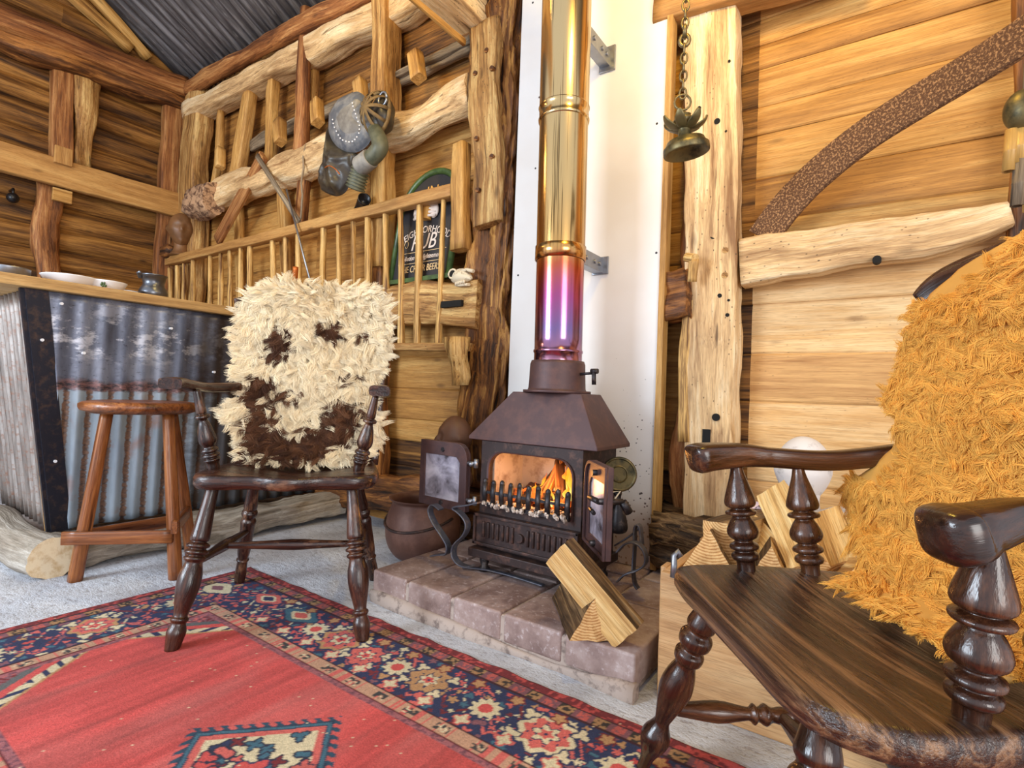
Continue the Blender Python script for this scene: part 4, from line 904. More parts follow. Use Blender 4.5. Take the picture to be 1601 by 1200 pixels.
mb.build('scroll_firedog', M['wrought'], label='grey wrought iron scroll fire dog at the left end of the hearth', cat='fire dog')
mb = MB(); Yq = 1.62
strap(mb, [PY(x, y, Yq) for x, y in [(966, 862), (978, 848), (996, 846), (1010, 862), (1011, 882), (996, 892), (978, 896), (966, 908)]], w=.03)
strap(mb, [PY(x, y, Yq+.04) for x, y in [(1004, 850), (1001, 818), (992, 822), (993, 850), (990, 890), (992, 912), (998, 920)]], w=.028); strap(mb, [PY(x, y, Yq+.1) for x, y in [(962, 852), (985, 838), (1001, 824)]], w=.02)
mb.build('scroll_firedog', M['wrought'], label='dark wrought iron scroll fire dog at the right of the stove', cat='fire dog')
# iron pot
M['iron_brown'] = speckle('iron_brown', S(96, 64, 54), S(128, 92, 78), 8, (.45, .7), .5, .2, .15)
mb = MB(); pc = V(-1.69, 1.76, 0)
lathe(mb, smooth_prof([(.0, .09), (.06, .125), (.25, .158), (.5, .168), (.70, .160), (.85, .146), (.93, .140), (.97, .152), (1, .156)])+[(.985, .145), (.9, .132), (.7, .15), (.4, .15), (.1, .1), (.08, .001)], pc, pc+V(0, 0, .27), 44, cap=False)
pot = mb.build('iron_pot', M['iron_brown'], label='round rusty brown cast iron cauldron left of the stove', cat='pot')
mb = MB(); tube(mb, [pc+V(.17*math.cos(a), .17*math.sin(a), .20-.055*math.sin((a-math.pi)/1.0 if a > math.pi else 0)) for a in [math.pi+math.pi*k/20 for k in range(21)]], .006, n=8)
mb.build('bail_handle', M['iron'], parent=pot, label='wire bail handle resting on the belly')
# logs on the hearth
def splitlog(name, p0, p1, sec, mats, smats, label, seed, parent=None, up=V(0, 0, 1), cat='firewood', group=None, wob=.004, scale1=1):
    """sec: (a, b) outline; smats: material per side"""
    p0 = Vector(p0); p1 = Vector(p1); d, a, b = frame_of(p1-p0, up); n = len(sec); L = (p1-p0).length; m = max(4, int(L/.02)); sub = 5
    ring = []; mm = []
    for k in range(n):
        q0, q1 = sec[k], sec[(k+1) % n]
        for j in range(sub): ring.append((lerp(q0[0], q1[0], j/sub), lerp(q0[1], q1[1], j/sub))); mm.append(smats[k])
    N = len(ring); vs = []; gp = []
    for i in range(m+1):
        t = i/m; s = lerp(1, scale1, t)
        for (x, y) in ring:
            e = wob*(noise.noise((x*60+seed, y*60, t*L*5))+.6*noise.noise((x*140+seed, y*140, t*L*18))); r = math.hypot(x, y)+1e-5
            vs.append(p0.lerp(p1, t)+a*(x*s*(1+e/r))+b*(y*s*(1+e/r))+d*((.004*noise.noise((x*50, y*50, seed+i)) if i in (0, m) else 0))); gp.append((t*L+seed, x+seed*.7, y+seed*.3))
    fs = [(i*N+k, (i+1)*N+k, (i+1)*N+(k+1) % N, i*N+(k+1) % N) for i in range(m) for k in range(N)]; fm = mm*m
    c0 = len(vs); vs += [p0, p1]; gp += [(seed, seed*.7, seed*.3), (L+seed, seed*.7, seed*.3)]
    oy = min(q[1] for q in sec)*1.2; fs += [(c0+2+k, c0+2+(k+1) % N, c0) for k in range(N)]+[(c0+2+N+(k+1) % N, c0+2+N+k, c0+1) for k in range(N)]; fm += [2]*(2*N); gp[c0] = gp[c0+1] = (0, 0, oy)
    for i in (0, m): vs += vs[i*N:(i+1)*N]; gp += [(0, x, y+oy) for x, y in ring]
    mb = MB(); mb.add(vs, fs, gp, .5, fm, False)
    return mb.build(name, mats, label=label, cat=cat, group=group, parent=parent)
def endgrain():
    t = NT('end_grain'); gp = t.attr('gp').outputs['Vector']; 
    o = t.t.nodes.new('ShaderNodeTexWave'); o.wave_type = 'RINGS'; o.rings_direction = 'X'; t.link(t.mapv(gp, (0, 1, 1), (0, 0, 0)), o.inputs[0]); o.inputs['Scale'].default_value = 42; o.inputs['Distortion'].default_value = 1.2; o.inputs['Detail'].default_value = 3; o.inputs['Detail Scale'].default_value = 3
    n = t.noise(t.mapv(gp, (1, 60, 60)), 1, 4, .7); c = t.ramp(t.math('ADD', t.math('MULTIPLY', o.outputs[1], .35), t.math('MULTIPLY', n, .6)), [(.2, S(160, 104, 56)), (.45, S(220, 168, 104)), (.75, S(240, 204, 146))])
    return t.out(c, .8, 0, n, .5, .003)
M['end'] = endgrain()
WM = [M['split'], M['bark'], M['end']]
tri = [(-.052, -.05), (.058, -.05), (.0, .062)]
splitlog('split_log', (-.615, 1.275, .165), (-.80, 1.50, .165), [(-.055, -.05), (.065, -.05), (.01, .062)], WM, [0, 0, 1], 'short wedge of firewood on the hearth with ringed end facing the room', 3.3)
splitlog('split_log', (-.520, 1.312, .148), (-.725, 1.30, .325), [(-.05, -.022), (.05, -.03), (.052, .022), (-.04, .03)], WM, [0, 0, 0, 1], 'pale split log leaning across the wedge on the hearth', 8.1, up=V(.2, 1, .2))
# ================================================================ firewood crate
cx0_, cx1_, cy0_, cy1_, ch = -.455, .26, 1.345, 1.80, .315
cr = thing('firewood_crate', ((cx0_+cx1_)/2, (cy0_+cy1_)/2, 0), 'low wooden crate of firewood behind the polished armchair', 'crate')
M['crate'] = wood('crate', S(150, 104, 66), S(206, 158, 112), S(226, 186, 142), knots=.5, streak=6, cont=.7, bump=.3, crack=False)
for (c, s, g, nm, lb) in [(((cx0_+cx1_)/2, cy0_, ch/2), (cx1_-cx0_, .022, ch), 0, 'front_board', None), (((cx0_+cx1_)/2, cy1_, ch/2), (cx1_-cx0_, .022, ch), 0, 'back_board', None), ((cx0_+.012, (cy0_+cy1_)/2, ch/2), (.024, cy1_-cy0_-.024, ch), 1, 'end_board', None), ((cx1_-.012, (cy0_+cy1_)/2, ch/2), (.024, cy1_-cy0_-.024, ch), 1, 'end_board', None), (((cx0_+cx1_)/2, (cy0_+cy1_)/2, .03), (cx1_-cx0_-.05, cy1_-cy0_-.03, .02), 0, 'bottom_board', None)]:
    mb = MB(); box(mb, c, s, grain=g); mb.build(nm, M['crate'], parent=cr, bevel=.003)
for yy in (cy0_+.05, cy1_-.05): mb = MB(); box(mb, (cx0_-.006, yy, ch/2), (.014, .05, ch+.004), grain=2); mb.build('corner_batten', M['crate'], parent=cr, bevel=.002)
mb = MB(); p = V(cx0_+.035, cy0_-.01, ch+.005); tube(mb, [p+V(0, -.01, -.01), p+V(0, -.005, .02), p+V(-.003, 0, .04), p+V(.006, .004, .052), p+V(.012, .004, .04)], .008, n=10); mb.build('metal_hook', M['galv'], parent=cr, label='bright bent metal hook')
GL = 'split logs in the crate'
tri2 = [(-.075, -.05), (.075, -.05), (0, .075)]
def LG(a, b, w, h, lab, seed, sm=(0, 1, 0), kind='tri', up=V(0, 0, 1)):
    if kind == 'tri': sec = [(-w/2, -h/2), (w/2, -h/2), (0, h/2)]; sm = list(sm)
    else: sec = [(-w/2, -h/2), (w/2, -h/2), (w/2*.8, h/2), (-w/2*.9, h/2*.8)]; sm = list(sm)+[0]
    splitlog('split_log', a, b, sec, WM, sm, lab, seed, group=GL, up=up)
def at(x, y, Y): return PY(x, y, Y)
LG(at(1108, 866, 1.42), at(1120, 850, 1.72), .15, .12, 'triangular log end with tight rings at the left corner of the crate', 2.2)
LG(at(1130, 846, 1.50), at(1205, 822, 1.74), .13, .11, 'pale smooth split log behind the triangular one in the crate', 5.1, (0, 0, 1), 'q')
LG(at(1205, 886, 1.42), at(1202, 850, 1.7), .11, .10, 'bark covered log low in the crate between the chair spindles', 7.7, (1, 0, 1))
LG(at(1268, 890, 1.46), at(1214, 772, 1.66), .085, .06, 'long split log leaning upright to the left in the crate', 9.4, (0, 0, 0), 'q', up=V(0, 1, 0))
LG(at(1262, 812, 1.68), at(1222, 758, 1.74), .03, .022, 'thin splinter poking up above the crate logs', 1.7, (0, 0, 0), 'q', up=V(0, 1, 0))
LG(at(1236, 888, 1.5), at(1176, 820, 1.62), .10, .07, 'pale wedge lying in the middle of the crate', 4.4)
LG(at(1318, 894, 1.52), at(1288, 812, 1.66), .11, .06, 'broad pale split log right of the second chair spindle', 6.6, (0, 0, 0), 'q', up=V(0, 1, 0))
LG(at(1376, 895, 1.48), at(1312, 830, 1.66), .10, .06, 'orange tinted split log at the right of the crate', 3.9, (0, 1, 0), 'q', up=V(0, 1, 0))
LG(at(1348, 900, 1.44), at(1300, 896, 1.6), .10, .08, 'log with rough pale sawdust end low at the right of the crate', 11.9)
LG(at(1156, 886, 1.55), at(1250, 876, 1.6), .09, .07, 'brown log lying across the crate under the others', 12.9, (1, 0, 1))
LG((.12, 1.42, .25), (.13, 1.74, .26), .16, .14, 'large log at the far right of the crate behind the chair', 13.9)
LG((-.33, 1.40, .22), (-.30, 1.74, .22), .17, .15, 'buried log at the bottom left of the crate', 14.2)
LG((-.02, 1.42, .24), (-.03, 1.76, .24), .17, .15, 'buried log at the middle bottom of the crate', 15.2)
mb = MB(); p = at(1196, 806, 1.74)
gridsurf(mb, lambda u, v: p+V((u-.5)*.1, .02*noise.noise((u*3, v*3, 1)), (v-.5)*.075+.02*noise.noise((u*4, v*4, 3)))+V(0, (v-.5)*.03, 0), 10, 8, thick=.001, mi=0); mb.build('crumpled_paper', M['paper'], label='crumpled pale pink paper among the crate logs', cat='paper')
mb = MB(); p = at(1186, 798, 1.76)
gridsurf(mb, lambda u, v: p+V((u-.5)*.09, .02*noise.noise((u*3, v*3, 7)), (v-.5)*.05+.015*noise.noise((u*4, v*4, 9))), 10, 8, thick=.001); mb.build('crumpled_paper', M['paper_red'], label='scrap of red paper tucked behind the crate logs', cat='paper')
# ================================================================ heads
def head(mb, c, hgt, yaw, pitch=0, neck=.5, smooth=False, mi=0):
    r = hgt/2; rot = Matrix.Rotation(yaw, 3, 'Z') @ Matrix.Rotation(pitch, 3, 'Y')
    g = lambda u, p, s: math.exp(-((u-p).length/s)**2)
    def disp(u):
        x, y, z = u; q = V(x*.80, y*.70, z)
        if z < -.1: k = 1-.30*min(1, (-z-.1)/.9)*(1 if x > 0 else 1.15); q.y *= k; q.x *= (1-.12*(-z))
        if x > 0: q.x *= 1.0-.10*abs(z)
        if not smooth:
            for s_ in (-1, 1):
                q -= V(.12, 0, 0)*g(u, V(.88, s_*.32, .12), .17); q += V(.05, 0, 0)*g(u, V(.92, s_*.30, .10), .08); q += V(.05, 0, 0)*g(u, V(.9, s_*.3, .34), .18); q += V(0, s_*.12, 0)*g(u, V(-.05, s_*.98, -.02), .15)+V(0, s_*.03, 0)*g(u, V(.7, s_*.55, -.15), .25)
            q += V(.20, 0, 0)*g(u, V(.97, 0, -.16), .11)+V(.10, 0, 0)*g(u, V(.98, 0, .02), .10); q += V(.07, 0, 0)*g(u, V(.9, 0, -.42), .12); q -= V(.05, 0, 0)*g(u, V(.9, 0, -.44), .035); q += V(.10, 0, 0)*g(u, V(.66, 0, -.74), .2)
        return rot @ (q*r)
    ball(mb, c, 1, 48, 40, disp=disp, mi=mi)
    c = Vector(c); a = c+rot @ V(-.12*r, 0, -.45*r)
    lathe(mb, smooth_prof([(0, .40*r), (.5, .36*r), (.8, .44*r), (1, .62*r)]), a, a+V(0, 0, -r*(.9+neck)), 24, mi=mi)
mb = MB(); c = PY(1255, 734, 1.86); head(mb, c, .205, math.radians(215), 0, .1, smooth=True)
mb.build('mannequin_head', M['plaster'], label='smooth white egg-shaped mannequin head on the sill behind the crate', cat='mannequin head')
mb = MB(); c = PY(711, 684, 1.84); head(mb, c, .20, math.radians(235), 0, .9)

ball(mb, (c.x, c.y+.0, .36), (.10, .07, .07)); mb.build('mannequin_head', M['clay'], label='bald brown face mask head behind the open left stove door', cat='mannequin head')
mb = MB(); c = PY(284, 360, 1.93); head(mb, c, .27, math.radians(338), 0, .15)
bust = mb.build('carved_bust', M['carved'], label='carved wooden bust on the left end of the hay rack', cat='bust')
for (x, y, w, lab) in [(262, 393, .2, 'dark lump of wood beside the carved bust on the rack'), (253, 398, .16, 'brown burr lump at the far left end of the rack')]:
    mb = MB(); p = PY(x, y, 1.9); sd = x*.1; ball(mb, p, (w*.5, .05, .055), disp=lambda u: 1+.2*noise.noise(u*2+V(sd, 0, 0))); mb.build('wood_lump', M['oak_dark'], label=lab, cat='wood lump')
# ================================================================ hay rack
YR = 1.93; rk = thing('hay_rack', tuple(PY(480, 500, YR)), 'rustic wooden hay rack with a long rail and peeled slats on the back wall', 'hay rack')
mb = MB(); timber(mb, PY(246, 414, YR), PY(714, 298, YR), .06, .062, rnd=.2, wob=.004, seg=70, n=20); mb.build('top_rail', M['beam_saw'], parent=rk, bevel=0)
slats = [(265, 425, 267, 500), (277, 421, 278, 500), (288, 418, 287, 505), (301, 413, 301, 505), (329, 406, 328, 510), (345, 402, 344, 510), (359, 398, 359, 510), (377, 394, 375, 520), (391, 391, 390, 520), (427, 382, 427, 520), (447, 377, 446, 530), (466, 372, 466, 530), (506, 360, 503, 530), (529, 355, 530, 530), (552, 349, 555, 538), (575, 343, 576, 538), (602, 337, 606, 540), (627, 327, 628, 543), (656, 321, 652, 543), (694, 316, 685, 541)]
for k, (xa, ya, xb, yb) in enumerate(slats):
    a = PY(xa, ya-6, YR); b = PY(xb, yb, YR+.01); mb = MB(); wd = pw(12 if xa > 420 else 10, a)*.9
    timber(mb, a, b, wd*.7, .028, w1=wd, h1=.03, rnd=.6, wob=.004, up=V(0, 1, 0), n=12, seg=30, rough=.6)
    mb.build('slat', M['peel'], parent=rk)
mb = MB(); timber(mb, PY(500, 541, YR+.01), PY(738, 543, YR+.01), .05, .04, rnd=.3, wob=.003); mb.build('bottom_rail', M['oak'], parent=rk)
# ================================================================ pub sign
YS = 1.965; sl = PY(608, 442, YS); sr = PY(703, 440, YS); w2 = (sr.x-sl.x)/2-.012; bx = (sl.x+sr.x)/2; bz = sl.z
sgn = thing('pub_sign', (bx, YS, bz), 'arched black pub sign with a green frame standing behind the rack slats', 'sign')
lean = .05
def SP(x, z, o=0): return V(bx+x+.045*z/.55, YS+lean*z/.55-o, bz+z)
def archpts(w, h0, off, n=20):
    pts = [(-w, 0)]; pts += [(w*-math.cos(math.pi*q/n), h0+(w*1.02)*math.sin(math.pi*q/n)) for q in range(n+1)]; pts += [(w, 0)]; return [SP(x, z, off) for x, z in pts]
h0 = .565-w2
mb = MB(); prism(mb, archpts(w2, h0, 0), V(0, .02, 0)); mb.build('sign_board', M['sign_black'], parent=sgn)
mb = MB(); tube(mb, archpts(w2, h0, .0), .017, n=10); box(mb, SP(0, -.004, 0), (2*w2+.05, .04, .022)); mb.build('sign_frame', M['green_paint'], parent=sgn, label='glossy green moulded frame')
M['letter_white'] = plain('letter_white', S(226, 206, 190), .5, 0, .05); M['letter_gold'] = plain('letter_gold', S(206, 150, 70), .5, 0, .05); M['letter_tan'] = plain('letter_tan', S(214, 180, 130), .5, 0, .05)
def text(s, x, z, size, mat, name, arc=None, shear=0, squash=1, off=.001):
    cu = bpy.data.curves.new(name, 'FONT'); cu.body = s; cu.size = size; cu.align_x = 'CENTER'; cu.extrude = .0015/size*size; cu.shear = shear; cu.resolution_u = 3
    tmp = bpy.data.objects.new('t', cu); COL.objects.link(tmp); dg = bpy.context.evaluated_depsgraph_get(); me = bpy.data.meshes.new_from_object(tmp.evaluated_get(dg)); bpy.data.objects.remove(tmp)
    vs = []
    for v in me.vertices:
        px, py, pz = v.co.x*squash, v.co.y, v.co.z
        if arc:
            a = px/arc; R_ = arc+py; q = (R_*math.sin(a), R_*math.cos(a)-arc)
        else: q = (px, py)
        vs.append(SP(x+q[0], z+q[1], off+pz+.0015))
    mb = MB(); mb.add(vs, [tuple(p.vertices) for p in me.polygons]); bpy.data.meshes.remove(me)
    return mb.build(name, mat, parent=sgn)
text("DINNO'S", .0, .445, .075, M['letter_gold'], 'top_lettering', arc=.16, squash=.9)
text('NEIGHBORHOOD', 0, .245, .052, M['letter_white'], 'arched_lettering', arc=.30, squash=.88)
text('PUB', 0, .158, .118, M['letter_white'], 'pub_lettering', shear=.15, squash=.85)
text('Libation & Enlightenment', 0, .105, .037, M['letter_white'], 'script_lettering', shear=.35, squash=.74)
text('THE CHEER BEERS', 0, .040, .050, M['letter_tan'], 'bottom_lettering', squash=.72)
mb = MB()
for z in (.145, .087): mb.add([SP(-w2*.8, z, .002), SP(w2*.8, z, .002), SP(w2*.8, z+.003, .002), SP(-w2*.8, z+.003, .002)], [(0, 1, 2, 3)])
for sx in (-1, 1):
    tube(mb, [SP(sx*(.125+.018*math.cos(a)*(1-a/9)), .19+.03*math.sin(a)*(1-a/9), .003) for a in [q*.45 for q in range(14)]], .002, n=6)
mb.build('rule_line', M['letter_tan'], parent=sgn)
mb = MB(); lathe(mb, [(0, .028), (.1, .026), (.9, .03), (1, .03)], SP(0, .31, .012), SP(.0, .385, .012), 16); mb.build('painted_glass', M['letter_gold'], parent=sgn, label='painted amber beer glass')
for k, (cx_, sx) in enumerate(((-.07, 1), (.045, -1))):
    mb = MB(); ball(mb, SP(cx_, .355, .01), (.032, .012, .04))
    for q in range(4): z = .325+q*.018; bar(mb, [SP(cx_-sx*.02, z, .012), SP(cx_+sx*.02, z+.002, .022), SP(cx_+sx*.042, z, .02)], .014, .015, up=V(0, 0, 1), rnd=.8, n=8)
    bar(mb, [SP(cx_, .385, .012), SP(cx_+sx*.025, .40, .018), SP(cx_+sx*.035, .41, .018)], .015, .015, rnd=.8, n=8)
    mb.build('painted_hand', M['letter_white'], parent=sgn, label='painted hand gripping the glass')
# sheep skull
mb = MB(); p = PY(723, 432, 1.93); ax = (V(.95, -.3, 0).normalized(), V(.3, .95, 0).normalized(), V(0, 0, 1))
def sk(u):
    x = u.x; w = 1-.55*max(0, x)**1.2; return V(u.x*.085, u.y*.042*w, u.z*.038*w-.022*max(0, x)**1.5+.004*noise.noise(u*5))-V(0, 0, 0)
ball(mb, p, 1, 32, 24, disp=sk, ax=ax)
ball(mb, p+ax[0]*-.045+V(0, -.032, .012), (.022, .012, .02), 16, 10, mi=1); tube(mb, [p+ax[0]*-.045+V(.024*math.cos(a), -.036, .012+.022*math.sin(a)) for a in [q*math.pi/6 for q in range(13)]], .005, n=8)
tube(mb, [p+ax[0]*.0+V(0, -.02, .02), p+ax[0]*.05+V(0, -.01, .022), p+ax[0]*.095+V(0, 0, .01)], .009, n=8); bar(mb, [p+ax[0]*-.08+V(0, 0, -.03), p+V(0, -.015, -.045), p+ax[0]*.07+V(0, -.01, -.05)], .02, .014, rnd=.7, n=10)
for q in range(6): ball(mb, p+ax[0]*(-.02+q*.014)+V(0, -.028, -.036), (.006, .006, .009), 8, 6)
mb.build('sheep_skull', [M['bone'], M['hole']], label='small bleached sheep skull beside the pub sign on the beam', cat='skull')
# tin on the rail, bottle
p = PY(571, 318, 1.93); mb = MB(); lathe(mb, [(0, .030), (.04, .033), (.06, .031), (.9, .034), (1, .036), (1.0, .031), (.6, .028), (.6, .001)], p+V(-.085, .03, -.02), p+V(.03, -.03, .012), 24, cap=False); mb.build('black_beaker', M['tin_black'], label='black tin beaker lying on the hay rack rail', cat='beaker')
mb = MB(); bt = V(-2.83, 1.80, 1.127); lathe(mb, smooth_prof([(0, .036), (.03, .038), (.5, .038), (.62, .034), (.72, .018), (.78, .0145), (.99, .0145), (1, .0145)], 5), bt, bt+V(0, 0, .31), 28); o = mb.build('wine_bottle', M['glass_dark'], label='dark wine bottle with orange foil at the end of the bar top', cat='bottle')
mb = MB(); lathe(mb, [(0, .0155), (.8, .0155), (.82, .0165), (1, .0165)], bt+V(0, 0, .215), bt+V(0, 0, .312), 24); mb.build('foil_capsule', M['foil'], parent=o, label='orange foil neck')
M['end_pale'] = speckle('end_pale', S(226, 206, 172), S(196, 164, 120), 30, (.45, .7), .85, 0, .3)
# ================================================================ bar
bar_ = thing('bar_counter', (-3.0, 1.25, .0), 'rustic bar counter clad in corrugated tin with a thick wooden top', 'bar counter')
mb = MB(); box(mb, (-3.06, 1.235, 1.106), (.80, 1.50, .042), grain=1, seed=4); mb.build('bar_top', M['bar_top'], parent=bar_, bevel=.004, label='thick pale wooden bar top')
mb = MB()
def fp(u, v):
    z = lerp(.125, 1.083, v); y = lerp(lerp(.775, .66, v), 2.0, u); k = math.sin(y/.076*2*math.pi); amp = .009 if z < .70 else .0035
    return V(lerp(-2.757, -2.70, v)+amp*k+(.004 if z > .70 else 0), y, z)
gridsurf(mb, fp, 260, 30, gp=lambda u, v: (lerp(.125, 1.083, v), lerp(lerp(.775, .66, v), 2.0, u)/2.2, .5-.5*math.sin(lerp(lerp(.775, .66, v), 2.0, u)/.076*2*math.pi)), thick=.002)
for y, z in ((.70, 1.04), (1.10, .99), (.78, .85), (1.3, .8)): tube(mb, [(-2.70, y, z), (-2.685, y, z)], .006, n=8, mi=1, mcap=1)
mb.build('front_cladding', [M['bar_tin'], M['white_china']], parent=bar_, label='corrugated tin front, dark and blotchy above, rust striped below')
mb = MB(); a0, a1 = V(-2.763, .722, .12), V(-2.705, .588, 1.083)
prism(mb, [a0, a0+V(0, .065, 0), a1+V(0, .07, 0), a1], V(.012, 0, 0))
prism(mb, [a0, a0+V(-.02, 0, 0), a1+V(-.02, 0, 0), a1], V(0, -.012, 0))
for t in (.30, .80): p = a0.lerp(a1, t)+V(.012, .035, 0); tube(mb, [p, p+V(.005, 0, 0)], .006, n=10, mi=1, mcap=1)
mb.build('corner_angle', [M['black_angle'], M['white_china']], parent=bar_, label='black steel corner strip')
mb = MB()
def ep(u, v):
    z = lerp(.13, 1.083, v); x = lerp(-3.46, lerp(-2.80, -2.745, v), u); k = math.sin(x/.062*2*math.pi); return V(x, lerp(.740, .620, v)-.016*k-.01, z)
gridsurf(mb, ep, 200, 12, gp=lambda u, v: (u*.7, v, 0), thick=.002); mb.build('end_cladding', M['end_tin'], parent=bar_, label='fine ribbed greyish brown tin on the bar end')
mb = MB(); b0, b1 = V(-2.79, .722, .12), V(-2.73, .592, 1.083); prism(mb, [b0, b0+V(.016, 0, 0), b1+V(.016, 0, 0), b1], V(0, -.012, 0)); mb.build('edge_batten', M['stud'], parent=bar_)
mb = MB(); box(mb, (-3.1, 1.38, .6), (.6, 1.2, .95)); mb.build('carcass', M['board_dark'], parent=bar_)
mb = MB(); timber(mb, (-2.645, .70, .062), (-2.615, 1.98, .07), .20, .115, rnd=.35, wob=.016, seg=50, n=24, mcap=0, rough=1.0); mb.build('floor_sill', M['log_pale'], label='rough squared sill timber running along the foot of the bar front', cat='timber')
mb = MB(); timber(mb, (-2.53, .665, .072), (-3.9, .60, .085), .155, .15, rnd=.95, wob=.012, n=32, mcap=1, seg=40); mb.build('floor_log', [M['log_pale'], M['end_pale']], label='round log with a pale sawn end lying under the bar end', cat='log')
# things on the bar
def bowl(x, y, r, h, lab, green=False, px=None):
    mb = MB(); z0 = 1.128; lathe(mb, smooth_prof([(0, .45*r), (.12, .55*r), (.5, .82*r), (1, r)])+[(1, .96*r), (.5, .76*r), (.15, .48*r), (.14, .001)], (x, y, z0), (x, y, z0+h), 40, cap=False)
    o = mb.build('china_bowl', M['white_china'], label=lab, cat='bowl', group='white bowls on the bar')
    if green:
        mb = MB(); 
        for k in range(7): a = -.6+k*.04; rr = .86*r+.003; ball(mb, (x+rr*math.cos(a)*1.0, y+rr*math.sin(a), z0+h*.55+.008*math.sin(k*2)), (.005, .004, .006), 8, 6)
        mb.build('green_motif', M['green_paint'], parent=o)
def onbar(px, xw): p = PX(px, 430, xw); return p.x, p.y
bowl(*onbar(112, -2.88), .105, .050, 'largest shallow white bowl on the bar top')
bowl(*onbar(168, -2.84), .075, .048, 'middle white bowl with a green motif on the bar top', True)
bowl(*onbar(200, -2.97), .075, .036, 'smallest white dish half hidden behind the middle bowl')
x, y = onbar(241, -2.85); mb = MB(); lathe(mb, smooth_prof([(0, .045), (.05, .052), (.25, .060), (.42, .055), (.6, .044), (.8, .045), (1, .056)])+[(1, .053), (.6, .041), (.3, .055), (.05, .048), (.04, .001)], (x, y, 1.128), (x, y, 1.245), 40, cap=False)
bar(mb, [(x-.01, y-.050, 1.225), (x-.0, y-.062, 1.245), (x, y-.068, 1.25)], .025, .008, rnd=.7, n=10); mb.build('pewter_jug', M['pewter'], label='waisted pewter jug standing on the bar top', cat='jug')
x, y = onbar(14, -2.86); mb = MB(); lathe(mb, [(0, .06), (.02, .065), (.9, .065), (1, .067), (1, .062), (.1, .06), (.1, .001)], (x, y, 1.128), (x, y, 1.175), 32, cap=False); mb.build('steel_tin', M['galv'], label='round shiny steel tin at the near corner of the bar top', cat='tin')
# ================================================================ stool
sc_ = V(-2.345, .87, 0); fe = [V(-2.43, .712, 0), V(-2.19, .952, 0), V(-2.44, 1.12, 0)]; cen = V(-2.352, .925, 0)
sto = thing('bar_stool', tuple(cen), 'three legged varnished wooden bar stool in front of the tin bar', 'stool')
mb = MB(); n = 48; vs = []
prof = [(0, .0), (0, .155), (.012, .185), (.022, .19), (.034, .19), (.042, .178), (.046, .15), (.043, .0)]
pts = []
for z, r in prof:
    for k in range(n): a = 2*math.pi*k/n; pts.append((sc_.x+r*math.cos(a)*(1-.04*math.cos(2*a)), sc_.y+r*math.sin(a)*1.02, .622+z))
fs = [(i*n+k, i*n+(k+1) % n, (i+1)*n+(k+1) % n, (i+1)*n+k) for i in range(len(prof)-1) for k in range(n)]
mb.add(pts, fs, None, .4, 0, True); mb.build('seat', M['stool'], parent=sto, label='thick rounded seat with dark edge')
tops = [cen+(f-cen)*.52+V(0, 0, .625) for f in fe]; tops[0] = V(-2.395, .775, .625); tops[1] = V(-2.275, .935, .625); tops[2] = V(-2.40, 1.0, .625)
for f, t in zip(fe, tops): mb = MB(); timber(mb, f, t, .044, .044, rnd=.62, wob=.0008, w1=.038, h1=.038, n=16, seg=20, up=V(0, 1, 0)); mb.build('leg', M['stool'], parent=sto)
def onleg(i, z): return fe[i].lerp(tops[i], z/.625)
for (i, j, z, e0, e1, off) in ((0, 1, .165, .05, .01, V(.022, -.022, 0)), (0, 2, .165, .02, .02, V(0, 0, 0)), (2, 1, .20, .0, .03, V(.02, .0, 0))):
    a, b = onleg(i, z)+off, onleg(j, z)+off; d = (b-a).normalized(); mb = MB(); timber(mb, a-d*e0, b+d*e1, .020, .046, rnd=.12, wob=.0005, seg=8, n=12)
    mb.build('stretcher', M['stool'], parent=sto)
# ================================================================ armchairs
def seat_mesh(mb, pts2, T, zt, th, dish, n=72, rim=.012, tone=.5):
    """closed outline (f, s) resampled, dished top; T maps local (f, s, z) to world"""
    P = smooth_closed(pts2, n); rings = []; c = (sum(p[0] for p in P)/n, sum(p[1] for p in P)/n)
    def ring(k, z): return [(c[0]+(p[0]-c[0])*k, c[1]+(p[1]-c[1])*k, z) for p in P]
    ks = [.05, .2, .35, .5, .65, .78, .88, .95]; loc = []
    for k in ks: loc += [(f, s, zt-dish(f, s)*(1-k**4)) for f, s, _ in ring(k, 0)]
    loc += ring(.985, zt-.002)+ring(1, zt-rim)+ring(1.0, zt-th+rim)+ring(.97, zt-th)+ring(.6, zt-th)+ring(.05, zt-th)
    m = len(ks)+6; vs = [T(*p) for p in loc]; gp = [(p[1], p[0], p[2]) for p in loc]
    fs = [(i*n+k, i*n+(k+1) % n, (i+1)*n+(k+1) % n, (i+1)*n+k) for i in range(m-1) for k in range(n)]
    b0 = len(vs); vs += [T(c[0], c[1], zt-dish(*c)), T(c[0], c[1], zt-th)]; gp += [(c[1], c[0], zt), (c[1], c[0], zt-th)]
    fs += [(b0, (k+1) % n, k) for k in range(n)]+[(b0+1, (m-1)*n+k, (m-1)*n+(k+1) % n) for k in range(n)]
    mb.add(vs, fs, gp, tone, 0, True)
